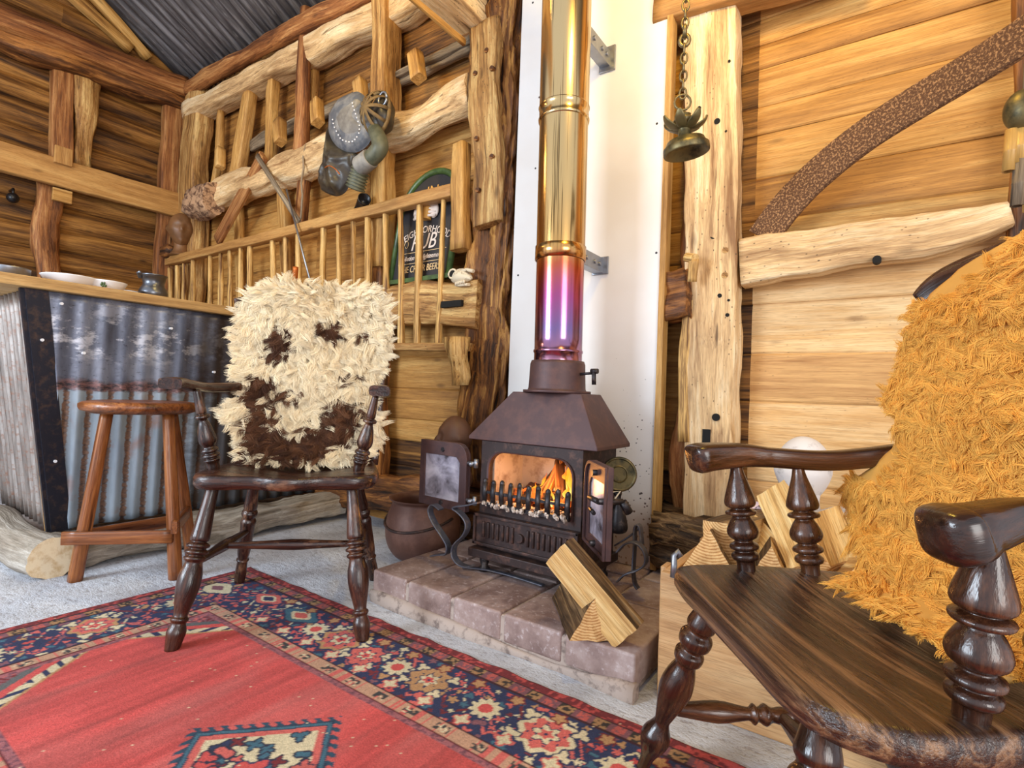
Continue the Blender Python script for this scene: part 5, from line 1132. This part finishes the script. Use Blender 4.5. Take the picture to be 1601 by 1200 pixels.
def smooth_closed(pts, n):
    m = len(pts); out = []; per = 24
    for i in range(m):
        a, b, c, d = pts[i-1], pts[i], pts[(i+1) % m], pts[(i+2) % m]
        for j in range(per):
            u = j/per; out.append(tuple(.5*((2*b[q])+(-a[q]+c[q])*u+(2*a[q]-5*b[q]+4*c[q]-d[q])*u*u+(-a[q]+3*b[q]-3*c[q]+d[q])*u**3) for q in (0, 1)))
    L = [0]
    for i in range(len(out)): L.append(L[-1]+math.dist(out[i], out[(i+1) % len(out)]))
    res = []; j = 0
    for k in range(n):
        t = L[-1]*k/n
        while L[j+1] < t: j += 1
        u = (t-L[j])/(L[j+1]-L[j]+1e-9); a, b = out[j], out[(j+1) % len(out)]; res.append((lerp(a[0], b[0], u), lerp(a[1], b[1], u)))
    return res
def smooth_path(pts, per=6):
    out = []; m = len(pts)
    for i in range(m-1):
        a, b, c, d = pts[max(i-1, 0)], pts[i], pts[i+1], pts[min(i+2, m-1)]
        for j in range(per):
            u = j/per; out.append(.5*((2*b)+(c-a)*u+(2*a-5*b+4*c-d)*u*u+(3*b-a-3*c+d)*u**3))
    out.append(pts[-1]); return out
# --- chair 1 (behind the rug, by the stool)
C1 = V(-1.609, 1.072, 0); f1 = V(.718, -.696, 0); s1 = V(.696, .718, 0)
def T1(f, s, z): return C1+f1*f+s1*s+V(0, 0, z)
ch1 = thing('windsor_armchair', tuple(C1), 'black worn turned leg armchair carrying the cream and brown fleece', 'armchair')
mb = MB(); seat_mesh(mb, [(.235, 0), (.205, .10), (.21, .19), (.185, .245), (.10, .262), (0, .255), (-.14, .235), (-.24, .20), (-.25, 0), (-.24, -.20), (-.14, -.235), (0, -.26), (.10, -.272), (.185, -.262), (.215, -.20), (.205, -.10)], T1, .478, .042, lambda f, s: .016*(1-min(1, (s/.22)**2))+.006*math.cos(s*14))
mb.build('seat', M['chair_dark'], parent=ch1, label='saddle shaped black seat with worn edge')
legp = smooth_prof([(0, .017), (.12, .019), (.28, .024), (.355, .026), (.37, .020), (.385, .030), (.40, .031), (.412, .022), (.425, .031), (.44, .031), (.452, .022), (.465, .030), (.48, .029), (.495, .023), (.56, .030), (.64, .031), (.72, .025), (.80, .018), (.815, .023), (.83, .023), (.845, .019), (.89, .025), (.94, .022), (1, .018)], 3)
legq = smooth_prof([(0, .017), (.2, .019), (.32, .023), (.34, .019), (.36, .026), (.39, .026), (.41, .019), (.44, .026), (.5, .024), (.7, .022), (.76, .018), (.78, .022), (.8, .018), (.9, .02), (1, .017)], 3)
for a, b, pr in (((.15, -.215, .45), (.262, -.268, 0), legp), ((.15, .185, .45), (.262, .245, 0), legp), ((-.13, -.17, .45), (-.262, -.246, 0), legq), ((-.13, .17, .45), (-.262, .246, 0), legq)):
    mb = MB(); lathe(mb, pr, T1(*a), T1(*b), 24); mb.build('leg', M['chair_dark'], parent=ch1)
st_p = smooth_prof([(0, .009), (.1, .011), (.3, .014), (.5, .018), (.7, .014), (.9, .011), (1, .009)])
sl_, sr_ = (T1(.205, -.242, .222), T1(-.19, -.205, .215)), (T1(.205, .216, .222), T1(-.19, .205, .215))
for a, b in (sl_, sr_, (sl_[0].lerp(sl_[1], .5), sr_[0].lerp(sr_[1], .5))):
    mb = MB(); lathe(mb, st_p, a, b, 16); mb.build('stretcher', M['chair_dark'], parent=ch1)
postp = smooth_prof([(0, .010), (.10, .012), (.26, .015), (.28, .011), (.30, .021), (.33, .021), (.35, .012), (.42, .018), (.55, .025), (.62, .024), (.67, .017), (.70, .024), (.725, .024), (.74, .018), (.765, .025), (.785, .025), (.80, .018), (.82, .024), (.845, .022), (.87, .019), (.93, .018), (1, .013)], 3)
for sgn_, ax_ in ((-1, -.285), (1, .245)):
    mb = MB(); lathe(mb, postp, T1(.125, ax_, .725), T1(.085, -.235 if sgn_ < 0 else .195, .465), 20); mb.build('arm_post', M['chair_dark'], parent=ch1)
for sg, tip in ((-1, -.315), (1, .262)):
    path = smooth_path([T1(.235, tip, .742), T1(.20, tip+.012*0, .745), T1(.12, tip-sg*.005, .738), T1(0, tip-sg*.01, .732), T1(-.12, sg*.265, .735), T1(-.24, sg*.235, .74)])
    mb = MB(); bar(mb, path, lambda t: .062-.022*min(1, t*1.7), .032, rnd=.45, n=16); mb.build('arm', M['chair_dark'], parent=ch1)
for sg in (-1, 1):
    mb = MB(); timber(mb, T1(-.19, sg*.225, .46), T1(-.305, sg*.245, 1.06), .042, .032, rnd=.3, wob=.0006, seg=20, n=12, up=f1); mb.build('back_post', M['oak_red'] if False else M['chair_brown'], parent=ch1)
mb = MB(); cres = smooth_path([T1(-.27, -.305, 1.04), T1(-.30, -.24, 1.055), T1(-.325, -.1, 1.07), T1(-.33, 0, 1.075), T1(-.325, .1, 1.07), T1(-.30, .2, 1.055), T1(-.28, .245, 1.04)])
bar(mb, cres, .024, lambda t: .06+.03*math.sin(math.pi*t), rnd=.4, n=16); mb.build('crest_rail', M['chair_brown'], parent=ch1, label='red-brown crest rail')
for sx in (-.13, -.045, .045, .13):
    mb = MB(); timber(mb, T1(-.215, sx, .465), T1(-.325, sx*1.1, 1.07), .022, .014, rnd=.5, wob=0, seg=6, n=10, up=f1); mb.build('back_spindle', M['chair_brown'], parent=ch1)
# --- chair 2 (near right)
C2 = V(.01, 1.03, 0); f2 = V(-.8, -.6, 0); s2 = V(-.6, .8, 0)
def T2(f, s, z): return C2+f2*f+s2*s+V(0, 0, z)
ch2 = thing('windsor_armchair', tuple(C2), 'polished dark brown turned armchair in the right foreground carrying the golden fleece', 'armchair')
mb = MB(); seat_mesh(mb, [(.262, 0), (.262, .12), (.262, .19), (.25, .245), (.20, .272), (.10, .278), (-.03, .262), (-.14, .235), (-.20, .19), (-.215, 0), (-.20, -.19), (-.14, -.235), (-.03, -.262), (.10, -.282), (.185, -.28), (.245, -.235), (.262, -.17), (.262, -.09)], T2, .415, .040, lambda f, s: .014*(1-min(1, (s/.24)**2)), n=96)
mb.build('seat', M['chair_seat'], parent=ch2, label='broad dark seat with worn pale grain')
lp2 = smooth_prof([(0, .014), (.1, .022), (.16, .027), (.19, .022), (.22, .030), (.26, .029), (.285, .020), (.31, .027), (.345, .026), (.37, .020), (.43, .027), (.5, .031), (.57, .027), (.67, .017), (.70, .015), (.73, .019), (.78, .028), (.83, .026), (.91, .014), (.97, .012), (1, .013)], 4)
for a, b in (((.205, .165, .39), (.300, .262, 0)), ((.205, -.165, .39), (.300, -.262, 0)), ((-.13, .145, .39), (-.195, .215, 0)), ((-.13, -.145, .39), (-.195, -.215, 0))):
    mb = MB(); lathe(mb, lp2, T2(*a), T2(*b), 32); mb.build('leg', M['chair_brown'], parent=ch2)
stp2 = smooth_prof([(0, .010), (.08, .014), (.22, .020), (.32, .014), (.36, .012), (.38, .019), (.40, .013), (.43, .020), (.46, .013), (.5, .016), (.54, .013), (.57, .020), (.60, .013), (.62, .019), (.64, .012), (.68, .014), (.78, .020), (.92, .014), (1, .010)], 3)
A, B = (T2(.265, .226, .145), T2(-.17, .19, .145)), (T2(.265, -.226, .145), T2(-.17, -.19, .145))
for a, b in (A, B, (A[0].lerp(A[1], .5), B[0].lerp(B[1], .5))): mb = MB(); lathe(mb, stp2, a, b, 20); mb.build('stretcher', M['chair_brown'], parent=ch2)
pp2 = smooth_prof([(0, .0105), (.08, .014), (.2, .022), (.33, .030), (.38, .027), (.40, .018), (.425, .029), (.455, .028), (.47, .017), (.52, .023), (.60, .030), (.66, .027), (.695, .017), (.73, .027), (.765, .027), (.785, .018), (.82, .026), (.86, .025), (.885, .018), (1, .017)], 4)
for sg in (1, -1):
    for fb, ft in ((.105 if sg > 0 else .09, .125 if sg > 0 else .09), (-.02, .0)):
        mb = MB(); lathe(mb, pp2, T2(ft, sg*(.262 if fb > 0 else .255), .620), T2(fb, sg*(.243 if fb > 0 else .232), .405), 32); mb.build('arm_post', M['chair_brown'], parent=ch2)
for sg in (1, -1):
    e = 0 if sg > 0 else -.056; dz = 0 if sg > 0 else -.012
    path = smooth_path([T2(.218+e, sg*.267, .626+dz), T2(.185+e, sg*.270, .634+dz), T2(.11, sg*.270, .640+dz), T2(.05, sg*.262, .638), T2(-.05, sg*.255, .636), T2(-.13, sg*.245, .645), T2(-.22, sg*.215, .665)], 14)
    mb = MB(); m = len(path)-1
    def wf(t): q = min(1, t/.12); return .076*math.sqrt(max(.02, 1-(1-q)**2))-.034*min(1, max(0, t-.14)/.35)
    def hf(t): q = min(1, t/.08); return .058*math.sqrt(max(.03, 1-(1-q)**2))-.018*min(1, max(0, t-.14)/.35)
    bar(mb, path, wf, hf, rnd=.55, n=24); p = path[1];  mb.build('arm', M['chair_brown'], parent=ch2, label='scrolled polished arm')
for sg in (-1, 1):
    mb = MB(); timber(mb, T2(-.15, sg*.17, .41), T2(-.255, sg*.20, .98), .034, .030, rnd=.4, wob=0, seg=12, n=14, up=f2); mb.build('back_post', M['chair_brown'], parent=ch2)
mb = MB(); cres = smooth_path([T2(-.235, .235, .965), T2(-.255, .19, .995), T2(-.285, .08, 1.015), T2(-.29, 0, 1.02), T2(-.285, -.08, 1.015), T2(-.255, -.19, .995), T2(-.235, -.235, .965)])
bar(mb, cres, .024, lambda t: .045+.05*math.sin(math.pi*t), rnd=.4, n=16); mb.build('crest_rail', M['chair_brown'], parent=ch2)
for sx in (-.1, 0, .1): mb = MB(); timber(mb, T2(-.175, sx, .405), T2(-.28, sx*1.1, .99), .022, .014, rnd=.5, wob=0, seg=6, n=10, up=f2); mb.build('back_spindle', M['chair_brown'], parent=ch2)
# ================================================================ fleeces
def table(tb, z):
    tb = sorted(tb)
    if z <= tb[0][0]: return tb[0][1]
    for (a, b), (c, d) in zip(tb, tb[1:]):
        if a <= z <= c: u = (z-a)/(c-a); return lerp(b, d, u*u*(3-2*u))
    return tb[-1][1]
def wool(parent, surf, nrm, NC, PER, L, spread, comb, colf, mask, seed, name='wool', curl=.25, label=None, rad=.0007, tight=.8):
    """NC locks of PER fine fibres each; the fibres of a lock lean together towards its tip"""
    R = np.random.default_rng(seed); P = []; NN = []; CC = []; col = []; k = 0
    while len(P) < NC and k < NC*4:
        k += 1; u, v = R.random(), R.random()
        if not mask(u, v, R): continue
        p = surf(u, v); P.append(p); NN.append(nrm(u, v)); CC.append(comb(u, v)); col.append(colf(u, v, p, R))
    P = np.array(P); NN = np.array(NN); CC = np.array(CC); col = np.array(col); NC = len(P)
    D = CC+R.normal(0, .38, (NC, 3)); D -= NN*(D*NN).sum(1, keepdims=True)*.7; D /= np.linalg.norm(D, axis=1, keepdims=True)
    S_ = np.cross(NN, D); S_ /= np.linalg.norm(S_, axis=1, keepdims=True)+1e-9
    LL = L*R.uniform(.6, 1.25, (NC, 1)); ph = R.uniform(0, 6.28, (NC, 1)); cs = R.choice([-1., 1.], (NC, 1))
    rep = lambda x: np.repeat(x, PER, 0); N = NC*PER
    rr = np.sqrt(R.random((N, 1))); aa = R.uniform(0, 6.28, (N, 1)); off = rep(S_)*np.cos(aa)*rr*spread+rep(D)*np.sin(aa)*rr*spread
    lf = R.uniform(.5, 1.12, (N, 1)); K = 7; pts = np.zeros((N, K, 3)); Lr = rep(LL)*lf; Nn, Dd, Ss, ph_, cs_ = rep(NN), rep(D), rep(S_), rep(ph), rep(cs)
    wv = R.uniform(0, 6.28, (N, 1))
    for i in range(K):
        t = i/(K-1)
        ax = Nn*Lr*.60*math.sin(min(1, t*1.15)*1.57)+Dd*Lr*(t**1.5)*.95+Ss*Lr*curl*(cs_*t*t+.4*np.sin(ph_+t*6)*t)
        pts[:, i] = rep(P)+ax+off*(1-tight*t**1.2)+Ss*np.sin(wv+t*9)*.0012*t+Nn*np.cos(wv+t*9)*.0012*t
    org = np.array(ORG[parent]); pts -= org
    cv = bpy.data.hair_curves.new(name); cv.add_curves([K]*N); cv.attributes['position'].data.foreach_set('vector', pts.astype(np.float32).ravel())
    ra = cv.attributes.get('radius') or cv.attributes.new('radius', 'FLOAT', 'POINT'); prof = np.array([1, 1, 1, .95, .85, .7, .35])*rad
    ra.data.foreach_set('value', np.tile(prof, N).astype(np.float32))
    at = cv.attributes.new('col', 'FLOAT_COLOR', 'CURVE'); cc = rep(col)*R.uniform(.86, 1.12, (N, 1)); c4 = np.hstack([np.clip(cc, 0, 1), np.ones((N, 1))]); at.data.foreach_set('color', c4.astype(np.float32).ravel())
    cv.materials.append(M['wool']); o = bpy.data.objects.new(name, cv); COL.objects.link(o); o.parent = parent; ORG[o] = ORG[parent]; o['kind'] = 'stuff'
    if label: o['label'] = label
    return o
t_ = NT('wool'); M['wool'] = t_.out(t_.attr('col').outputs['Color'], .75, 0, None, spec=.2)

def lin(*c): return np.array(S(*c)[:3])
# cream and brown fleece on chair 1
LT = [(.455, -.15), (.50, -.195), (.56, -.215), (.60, -.235), (.63, -.285), (.68, -.27), (.715, -.225), (.745, -.24), (.82, -.27), (.95, -.28), (1.02, -.275), (1.08, -.25), (1.12, -.19)]
RT = [(.455, .13), (.48, .18), (.52, .215), (.60, .25), (.66, .24), (.70, .21), (.74, .215), (.82, .245), (.92, .27), (1.0, .265), (1.08, .245), (1.12, .19)]
def fsurf1(u, v):
    z = lerp(.485, 1.13, v); l, r = table(LT, z), table(RT, z); s = lerp(l, r, u)
    f = table([(.485, -.06), (.55, -.13), (.7, -.18), (.9, -.225), (1.05, -.258), (1.135, -.275)], z)+.012*math.sin(s*17+z*9)+.02*noise.noise((s*5, z*5, 1))+.10*max(0, abs(s)-.2)*(1 if z < .72 else -.8)
    if v > .93: f -= (v-.93)**2*8
    return T1(f+.012, s, z)
def fn1(u, v):
    a = fsurf1(min(u+.02, 1), v)-fsurf1(max(u-.02, 0), v); b = fsurf1(u, min(v+.02, 1))-fsurf1(u, max(v-.02, 0)); n = a.cross(b).normalized()
    return n if n.dot(f1) > 0 else -n
cream, cr2, brown, br2 = lin(246, 230, 198), lin(228, 202, 156), lin(72, 44, 32), lin(112, 74, 50)
fl1 = thing('sheepskin', tuple(T1(-.1, 0, .48)), 'shaggy cream fleece with dark brown patches draped over the worn black chair back', 'fleece')
mb = MB(); gridsurf(mb, fsurf1, 30, 40, thick=.01); M['hide'] = plain('hide', S(206, 150, 70), .7, 0, .12, 8); mb.build('hide', plain('hide_cream', S(190, 160, 116), .8), parent=fl1)
blobs = [(-.115, .915, .035, .045), (-.135, .87, .03, .02), (-.16, .855, .02, .025), (.045, .965, .035, .03), (.02, .95, .018, .02), (.165, .955, .022, .022), (.15, .90, .008, .02), (.12, .79, .03, .02),
         (-.16, .76, .045, .03), (-.19, .70, .03, .06), (-.10, .715, .06, .02), (-.15, .62, .05, .06), (-.05, .535, .15, .045), (.05, .545, .10, .04), (.105, .64, .055, .045), (.085, .575, .06, .035), (-.13, .55, .07, .06), (.01, .59, .05, .03), (.14, .67, .03, .02), (.10, .695, .02, .02)]
def col1(u, v, p, R):
    d = Vector(p)-C1; s = d.dot(s1); z = d.z; m = min(((s-a)/w)**2+((z-b)/h)**2 for a, b, w, h in blobs)+.9*noise.noise((s*16, z*16, 2))+R.normal(0, .16)
    k = R.random(); g = .5+.5*noise.noise((s*8, z*8, 7))
    if m < 1: return (brown*(1-k)+br2*k)*R.uniform(.6, 1.1)
    return (cream*(1-.55*k*g)+cr2*(.55*k*g))*R.uniform(.86, 1.06)
def comb1(u, v):
    s = (u-.5)*2; q = (v-.80)/.2; zz = -1 if q < 0 else (-1+2*q*q)
    return tuple(s1*(1.2*s*abs(s)+.5*s*max(0, q))+V(0, 0, zz)+f1*.15+s1*.5*noise.noise((u*5, v*6, 3)))
wool(fl1, fsurf1, fn1, 3400, 52, .038, .015, comb1, col1, lambda u, v, R: True, 1, curl=.5, tight=.5, rad=.0006, label='cream locks with dark brown patches')
# golden fleece on chair 2
LT2 = [(.425, -.20), (.50, -.27), (.58, -.31), (.66, -.25), (.70, -.20), (.76, -.27), (.9, -.26), (1.02, -.2), (1.06, -.12)]
RT2 = [(.425, .11), (.46, .14), (.50, .20), (.57, .275), (.60, .26), (.64, .22), (.68, .19), (.72, .195), (.77, .22), (.86, .215), (.93, .205), (.97, .19), (1.00, .155), (1.045, .07)]
def fsurf2(u, v):
    z = lerp(.428, 1.06, v); l, r = table(LT2, z), table(RT2, z); s = lerp(l, r, u)
    f = table([(.428, -.01), (.45, -.08), (.55, -.135), (.7, -.175), (.9, -.215), (1.06, -.265)], z)+.012*noise.noise((s*5, z*5, 4))
    if v > .94: f -= (v-.94)**2*10
    return T2(f+.014, s, z)
def fn2(u, v):
    a = fsurf2(min(u+.02, 1), v)-fsurf2(max(u-.02, 0), v); b = fsurf2(u, min(v+.02, 1))-fsurf2(u, max(v-.02, 0)); n = a.cross(b).normalized()
    return n if n.dot(f2) > 0 else -n
fl2 = thing('sheepskin', tuple(T2(-.08, 0, .43)), 'thick golden fleece draped over the polished foreground armchair', 'fleece')
mb = MB(); gridsurf(mb, fsurf2, 40, 50, thick=.006); mb.build('hide', M['hide'], parent=fl2, label='smooth yellow leather edge of the fleece')
gold, gold2 = lin(246, 188, 92), lin(220, 142, 42)
def mask2(u, v, R):
    z = lerp(.428, 1.06, v); s = lerp(table(LT2, z), table(RT2, z), u); j = .008*noise.noise((s*30, z*30, 0))
    if .60 < z < .735 and s > .145+j+abs(z-.667)*.5: return False
    if z > .955 and s > .035+j+(1.02-z)*.9: return False
    return True
def col2(u, v, p, R): k = R.random(); g = .5+.5*noise.noise(Vector(p)*9); return (gold*(1-k*g)+gold2*k*g)*R.uniform(.85, 1.1)
def comb2(u, v):
    s = (u-.5)*2; return tuple(s2*(.9*s+.25)+V(0, 0, -1)*.8+V(0, 0, .6)*(1 if v > .85 else 0))
wool(fl2, fsurf2, fn2, 6500, 40, .022, .009, comb2, col2, mask2, 2, curl=.9, rad=.0005, tight=.5, label='dense golden curls')
# ================================================================ leather and mask bundle on the big stud
YM = 1.78
def PM(x, y, o=0): return PY(x, y, YM-o)
mb = MB()
fl_out = [(514, 178), (528, 156), (548, 146), (562, 144), (570, 160), (578, 186), (578, 206), (572, 222), (558, 234), (540, 236), (524, 226), (514, 206)]
base = [PM(x, y) for x, y in fl_out]; cen_ = sum(base, V(0, 0, 0))/len(base)
def dome(mb, pts, bulge, rings=6, thick=.02, mi=0, inset=1.0, wrinkle=0):
    P = []; c = sum(pts, V(0, 0, 0))/len(pts); q = smooth_path(pts+[pts[0]], 4)[:-1]; n = len(q); vs = []; fs = []
    for k in range(rings+1):
        t = k/rings; 
        for p in q: vs.append(c+(p-c)*(inset*(1-.97*t))+V(0, -bulge*math.sin(t*math.pi/2)*.9, 0)+V(0, -bulge*.4*min(1, t*3), 0))
    for k in range(rings):
        for i in range(n): fs.append((k*n+i, k*n+(i+1) % n, (k+1)*n+(i+1) % n, (k+1)*n+i))
    vs[:] = [p+V(0, -wrinkle*noise.noise(V(p.x*16, 3, p.z*7))-wrinkle*.5*noise.noise(V(p.x*30, 7, p.z*30)), 0) for p in vs] if wrinkle else vs
    fs.append(tuple(range(rings*n, rings*n+n))); b0 = len(vs); vs += [c+(p-c)*inset+V(0, thick, 0) for p in q]
    for i in range(n): fs.append((i, b0+i, b0+(i+1) % n, (i+1) % n))
    fs.append(tuple(range(b0, b0+n))); mb.add(vs, fs, None, .5, mi, True)
lf = thing('leather_flap', tuple(cen_), 'rounded blue-grey leather flap edged with pale studs on the big wooden stud', 'leather flap')
mb = MB(); dome(mb, base, .035); mb.build('padded_rim', M['leather_blue'], parent=lf)
inner_ = [(522, 184), (532, 168), (548, 158), (560, 156), (556, 178), (564, 196), (560, 208), (548, 216), (536, 214), (526, 202)]
mb = MB(); dome(mb, [PM(x, y, .026) for x, y in inner_], .018); mb.build('leather_panel', M['leather'], parent=lf, label='worn grey-brown leather panel')
mb = MB()
for x, y in [(520, 187), (521, 193), (523, 199), (526, 205), (529, 211), (532, 216), (536, 219), (541, 221), (546, 222), (551, 221), (555, 218), (558, 214), (561, 208), (562, 202), (562, 196), (560, 190), (558, 184), (556, 178), (554, 172), (552, 166), (551, 161)]: ball(mb, PM(x, y, .046), .0042, 10, 8)
mb.build('stud_row', M['white_china'], parent=lf, label='row of pale round studs')
sg_ = thing('strap_cage', tuple(PM(595, 180)), 'domed cage of tan webbing straps beside the studded leather flap', 'strap cage')
mb = MB(); cc = PM(590, 178, -.02)
for k in range(5):
    a = -1.2+k*.6; pth = [cc+V(.09*math.sin(b)*math.cos(a), -.085*math.cos(b), .11*math.sin(b)*math.sin(a)*1.0)+V(.0, 0, .0) for b in [-1.5+q*.25 for q in range(13)]]; bar(mb, pth, .018, .004, up=V(0, 1, 0), rnd=.4, n=8)
tube(mb, [cc+V(.09*math.cos(a), 0, .11*math.sin(a)) for a in [q*math.pi/12 for q in range(25)]], .010, n=8)
mb.build('webbing', M['canvas'], parent=sg_)
mb = MB(); tube(mb, [cc+V(.06+.03*math.cos(a), -.02, .05+.035*math.sin(a)) for a in [q*math.pi/8 for q in range(17)]], .006, n=8); mb.build('metal_ring', M['galv'], parent=sg_)
mb = MB(); ball(mb, cc+V(.0, .03, 0), (.075, .06, .10), disp=lambda u: 1+.1*noise.noise(u*2)); mb.build('dark_liner', M['leather_dark'], parent=sg_)
hs = thing('ribbed_hose', tuple(PM(585, 235)), 'olive green ribbed breathing hose elbow hanging under the strap cage', 'hose')
mb = MB(); ep_ = smooth_path([PM(586, 204, .0), PM(592, 216, .02), PM(594, 230, .03), PM(586, 242, .03), PM(574, 252, .03), PM(566, 258, .03)], 6)
tube(mb, ep_, lambda t: .036+.006*math.sin(t*math.pi), n=20); mb.build('elbow', M['rubber'], parent=hs)
a, b = PM(580, 247, .03), PM(562, 261, .03); mb = MB(); lathe(mb, [(0, .046), (.1, .049), (.9, .050), (1, .046)], a, b, 24); mb.build('canvas_band', M['leather'], parent=hs)
mb = MB(); a = PM(566, 258, .02); b = PM(555, 296, .01); lathe(mb, [(k/24, .040+.006*(1 if k % 3 else -1)+.006*k/24) for k in range(25)], a, b, 24); mb.build('ribbed_tube', M['rubber'], parent=hs)
lb = MB(); top_ = [(516, 196), (512, 240), (503, 270), (500, 290), (508, 300), (522, 305), (536, 298), (545, 278), (552, 258), (556, 240), (540, 232), (524, 222)]
dome(lb, [PM(x, y, -.03) for x, y in top_], .05, 14, wrinkle=.03); 
lbo = lb.build('leather_bag', M['leather_dark'], label='crumpled dark leather pouch hanging below the studded flap', cat='leather pouch')
mb = MB(); tube(mb, smooth_path([PM(508, 262, .05), PM(515, 259, .055), PM(524, 264, .06), (PM(531, 272, .055))]), .003, n=6); mb.build('yellow_cord', M['foil'], parent=lbo)
# ================================================================ bell on chain
bl = thing('brass_bell', tuple(PY(1073, 235, 1.6)), 'old brass bell with leaf shaped petals hanging on a chain before the oak post', 'bell')
bc = PY(1073, 234, 1.6); axb = V(-.10, -.12, 1).normalized()
mb = MB(); lathe(mb, smooth_prof([(0, .066), (.03, .068), (.16, .067)], 2)+[(.2, .060), (.3, .055), (.36, .020), (.60, .018), (.68, .022), (.76, .032), (.82, .028), (.86, .020), (.90, .024), (.94, .014), (1, .008)]+[], bc-axb*.012, bc+axb*.115, 40, cap=False)
lathe(mb, [(0, .066), (.1, .060), (.7, .050), (1, .012), (1, .001)], bc-axb*.012, bc+axb*.022, 40, cap=False)
mb.build('bell_body', M['brass_old'], parent=bl)
for k in range(7):
    a = k*2*math.pi/7+.3; d = V(math.cos(a), math.sin(a), 0); o_ = bc+axb*.062; mb = MB()
    bar(mb, smooth_path([o_+d*.012, o_+d*.035+V(0, 0, .004), o_+d*.056+V(0, 0, .018), o_+d*.064+V(0, 0, .034)]), lambda t: .030*math.sin(math.pi*min(.97, t*.7+.22))+.002, .007, rnd=.7, n=12); mb.build('petal', M['brass_old'], parent=bl)
top_p = bc+axb*.115; mb = MB()
def link(c, r, w, th, rot):
    ax1 = V(0, 0, 1); ax2 = V(math.cos(rot), math.sin(rot), 0); tube(mb, [c+ax1*r*math.cos(a)+ax2*w*math.sin(a) for a in [q*math.pi/6 for q in range(12)]], th, n=6, closed=True, cap=False)
link(top_p+V(0, 0, .028), .024, .024, .0035, .5); z = top_p.z+.055; k = 0
while z < 2.36: 
    big = abs(z-1.86) < .03; link(V(top_p.x, top_p.y, z), .017, .010 if not big else .014, .0032 if not big else .006, k*1.57+.3); z += .027; k += 1
mb.build('chain', M['brass'], parent=bl)
# ================================================================ wind chime at the right edge
wc = thing('bamboo_chime', tuple(PY(1590, 260, 1.55)), 'bamboo wind chime hanging at the right edge in front of the plank wall', 'wind chime')
mb = MB(); ball(mb, PY(1600, 172, 1.55), (.034, .034, .045), 24, 16); mb.build('coconut_top', M['brass_old'], parent=wc, label='dark rounded top piece')
for (xa, ya, xb, yb) in ((1583, 203, 1577, 268), (1598, 200, 1593, 256), (1596, 250, 1590, 322), (1612, 205, 1610, 330)):
    mb = MB(); a, b = PY(xa, ya, 1.55), PY(xb, yb, 1.55); lathe(mb, [(0, .011), (0, .0125), (.5, .012), (.52, .013), (.54, .012), (1, .012), (1, .009), (.8, .009), (.8, .001)], a, b, 20, cap=False); mb.build('bamboo_tube', M['bamboo'] if ya < 240 or xa > 1600 else M['grey_wood'], parent=wc)
mb = MB(); tube(mb, [PY(1600, 172, 1.55), PY(1590, 205, 1.55)], .003, n=6); tube(mb, [PY(1603, 100, 1.55), PY(1600, 172, 1.55)], .003, n=6); mb.build('cord', M['grey_wood'], parent=wc)
mb = MB(); q_ = PY(1598, 330, 2.04); timber(mb, (q_.x, 2.05, .33), PY(1606, -120, 2.05), .05, .05, rnd=.3, wob=.004, up=V(0, 1, 0)); mb.build('timber_stud', M['oak_dark'], label='dark stud at the far right edge behind the wind chime', cat='timber stud')
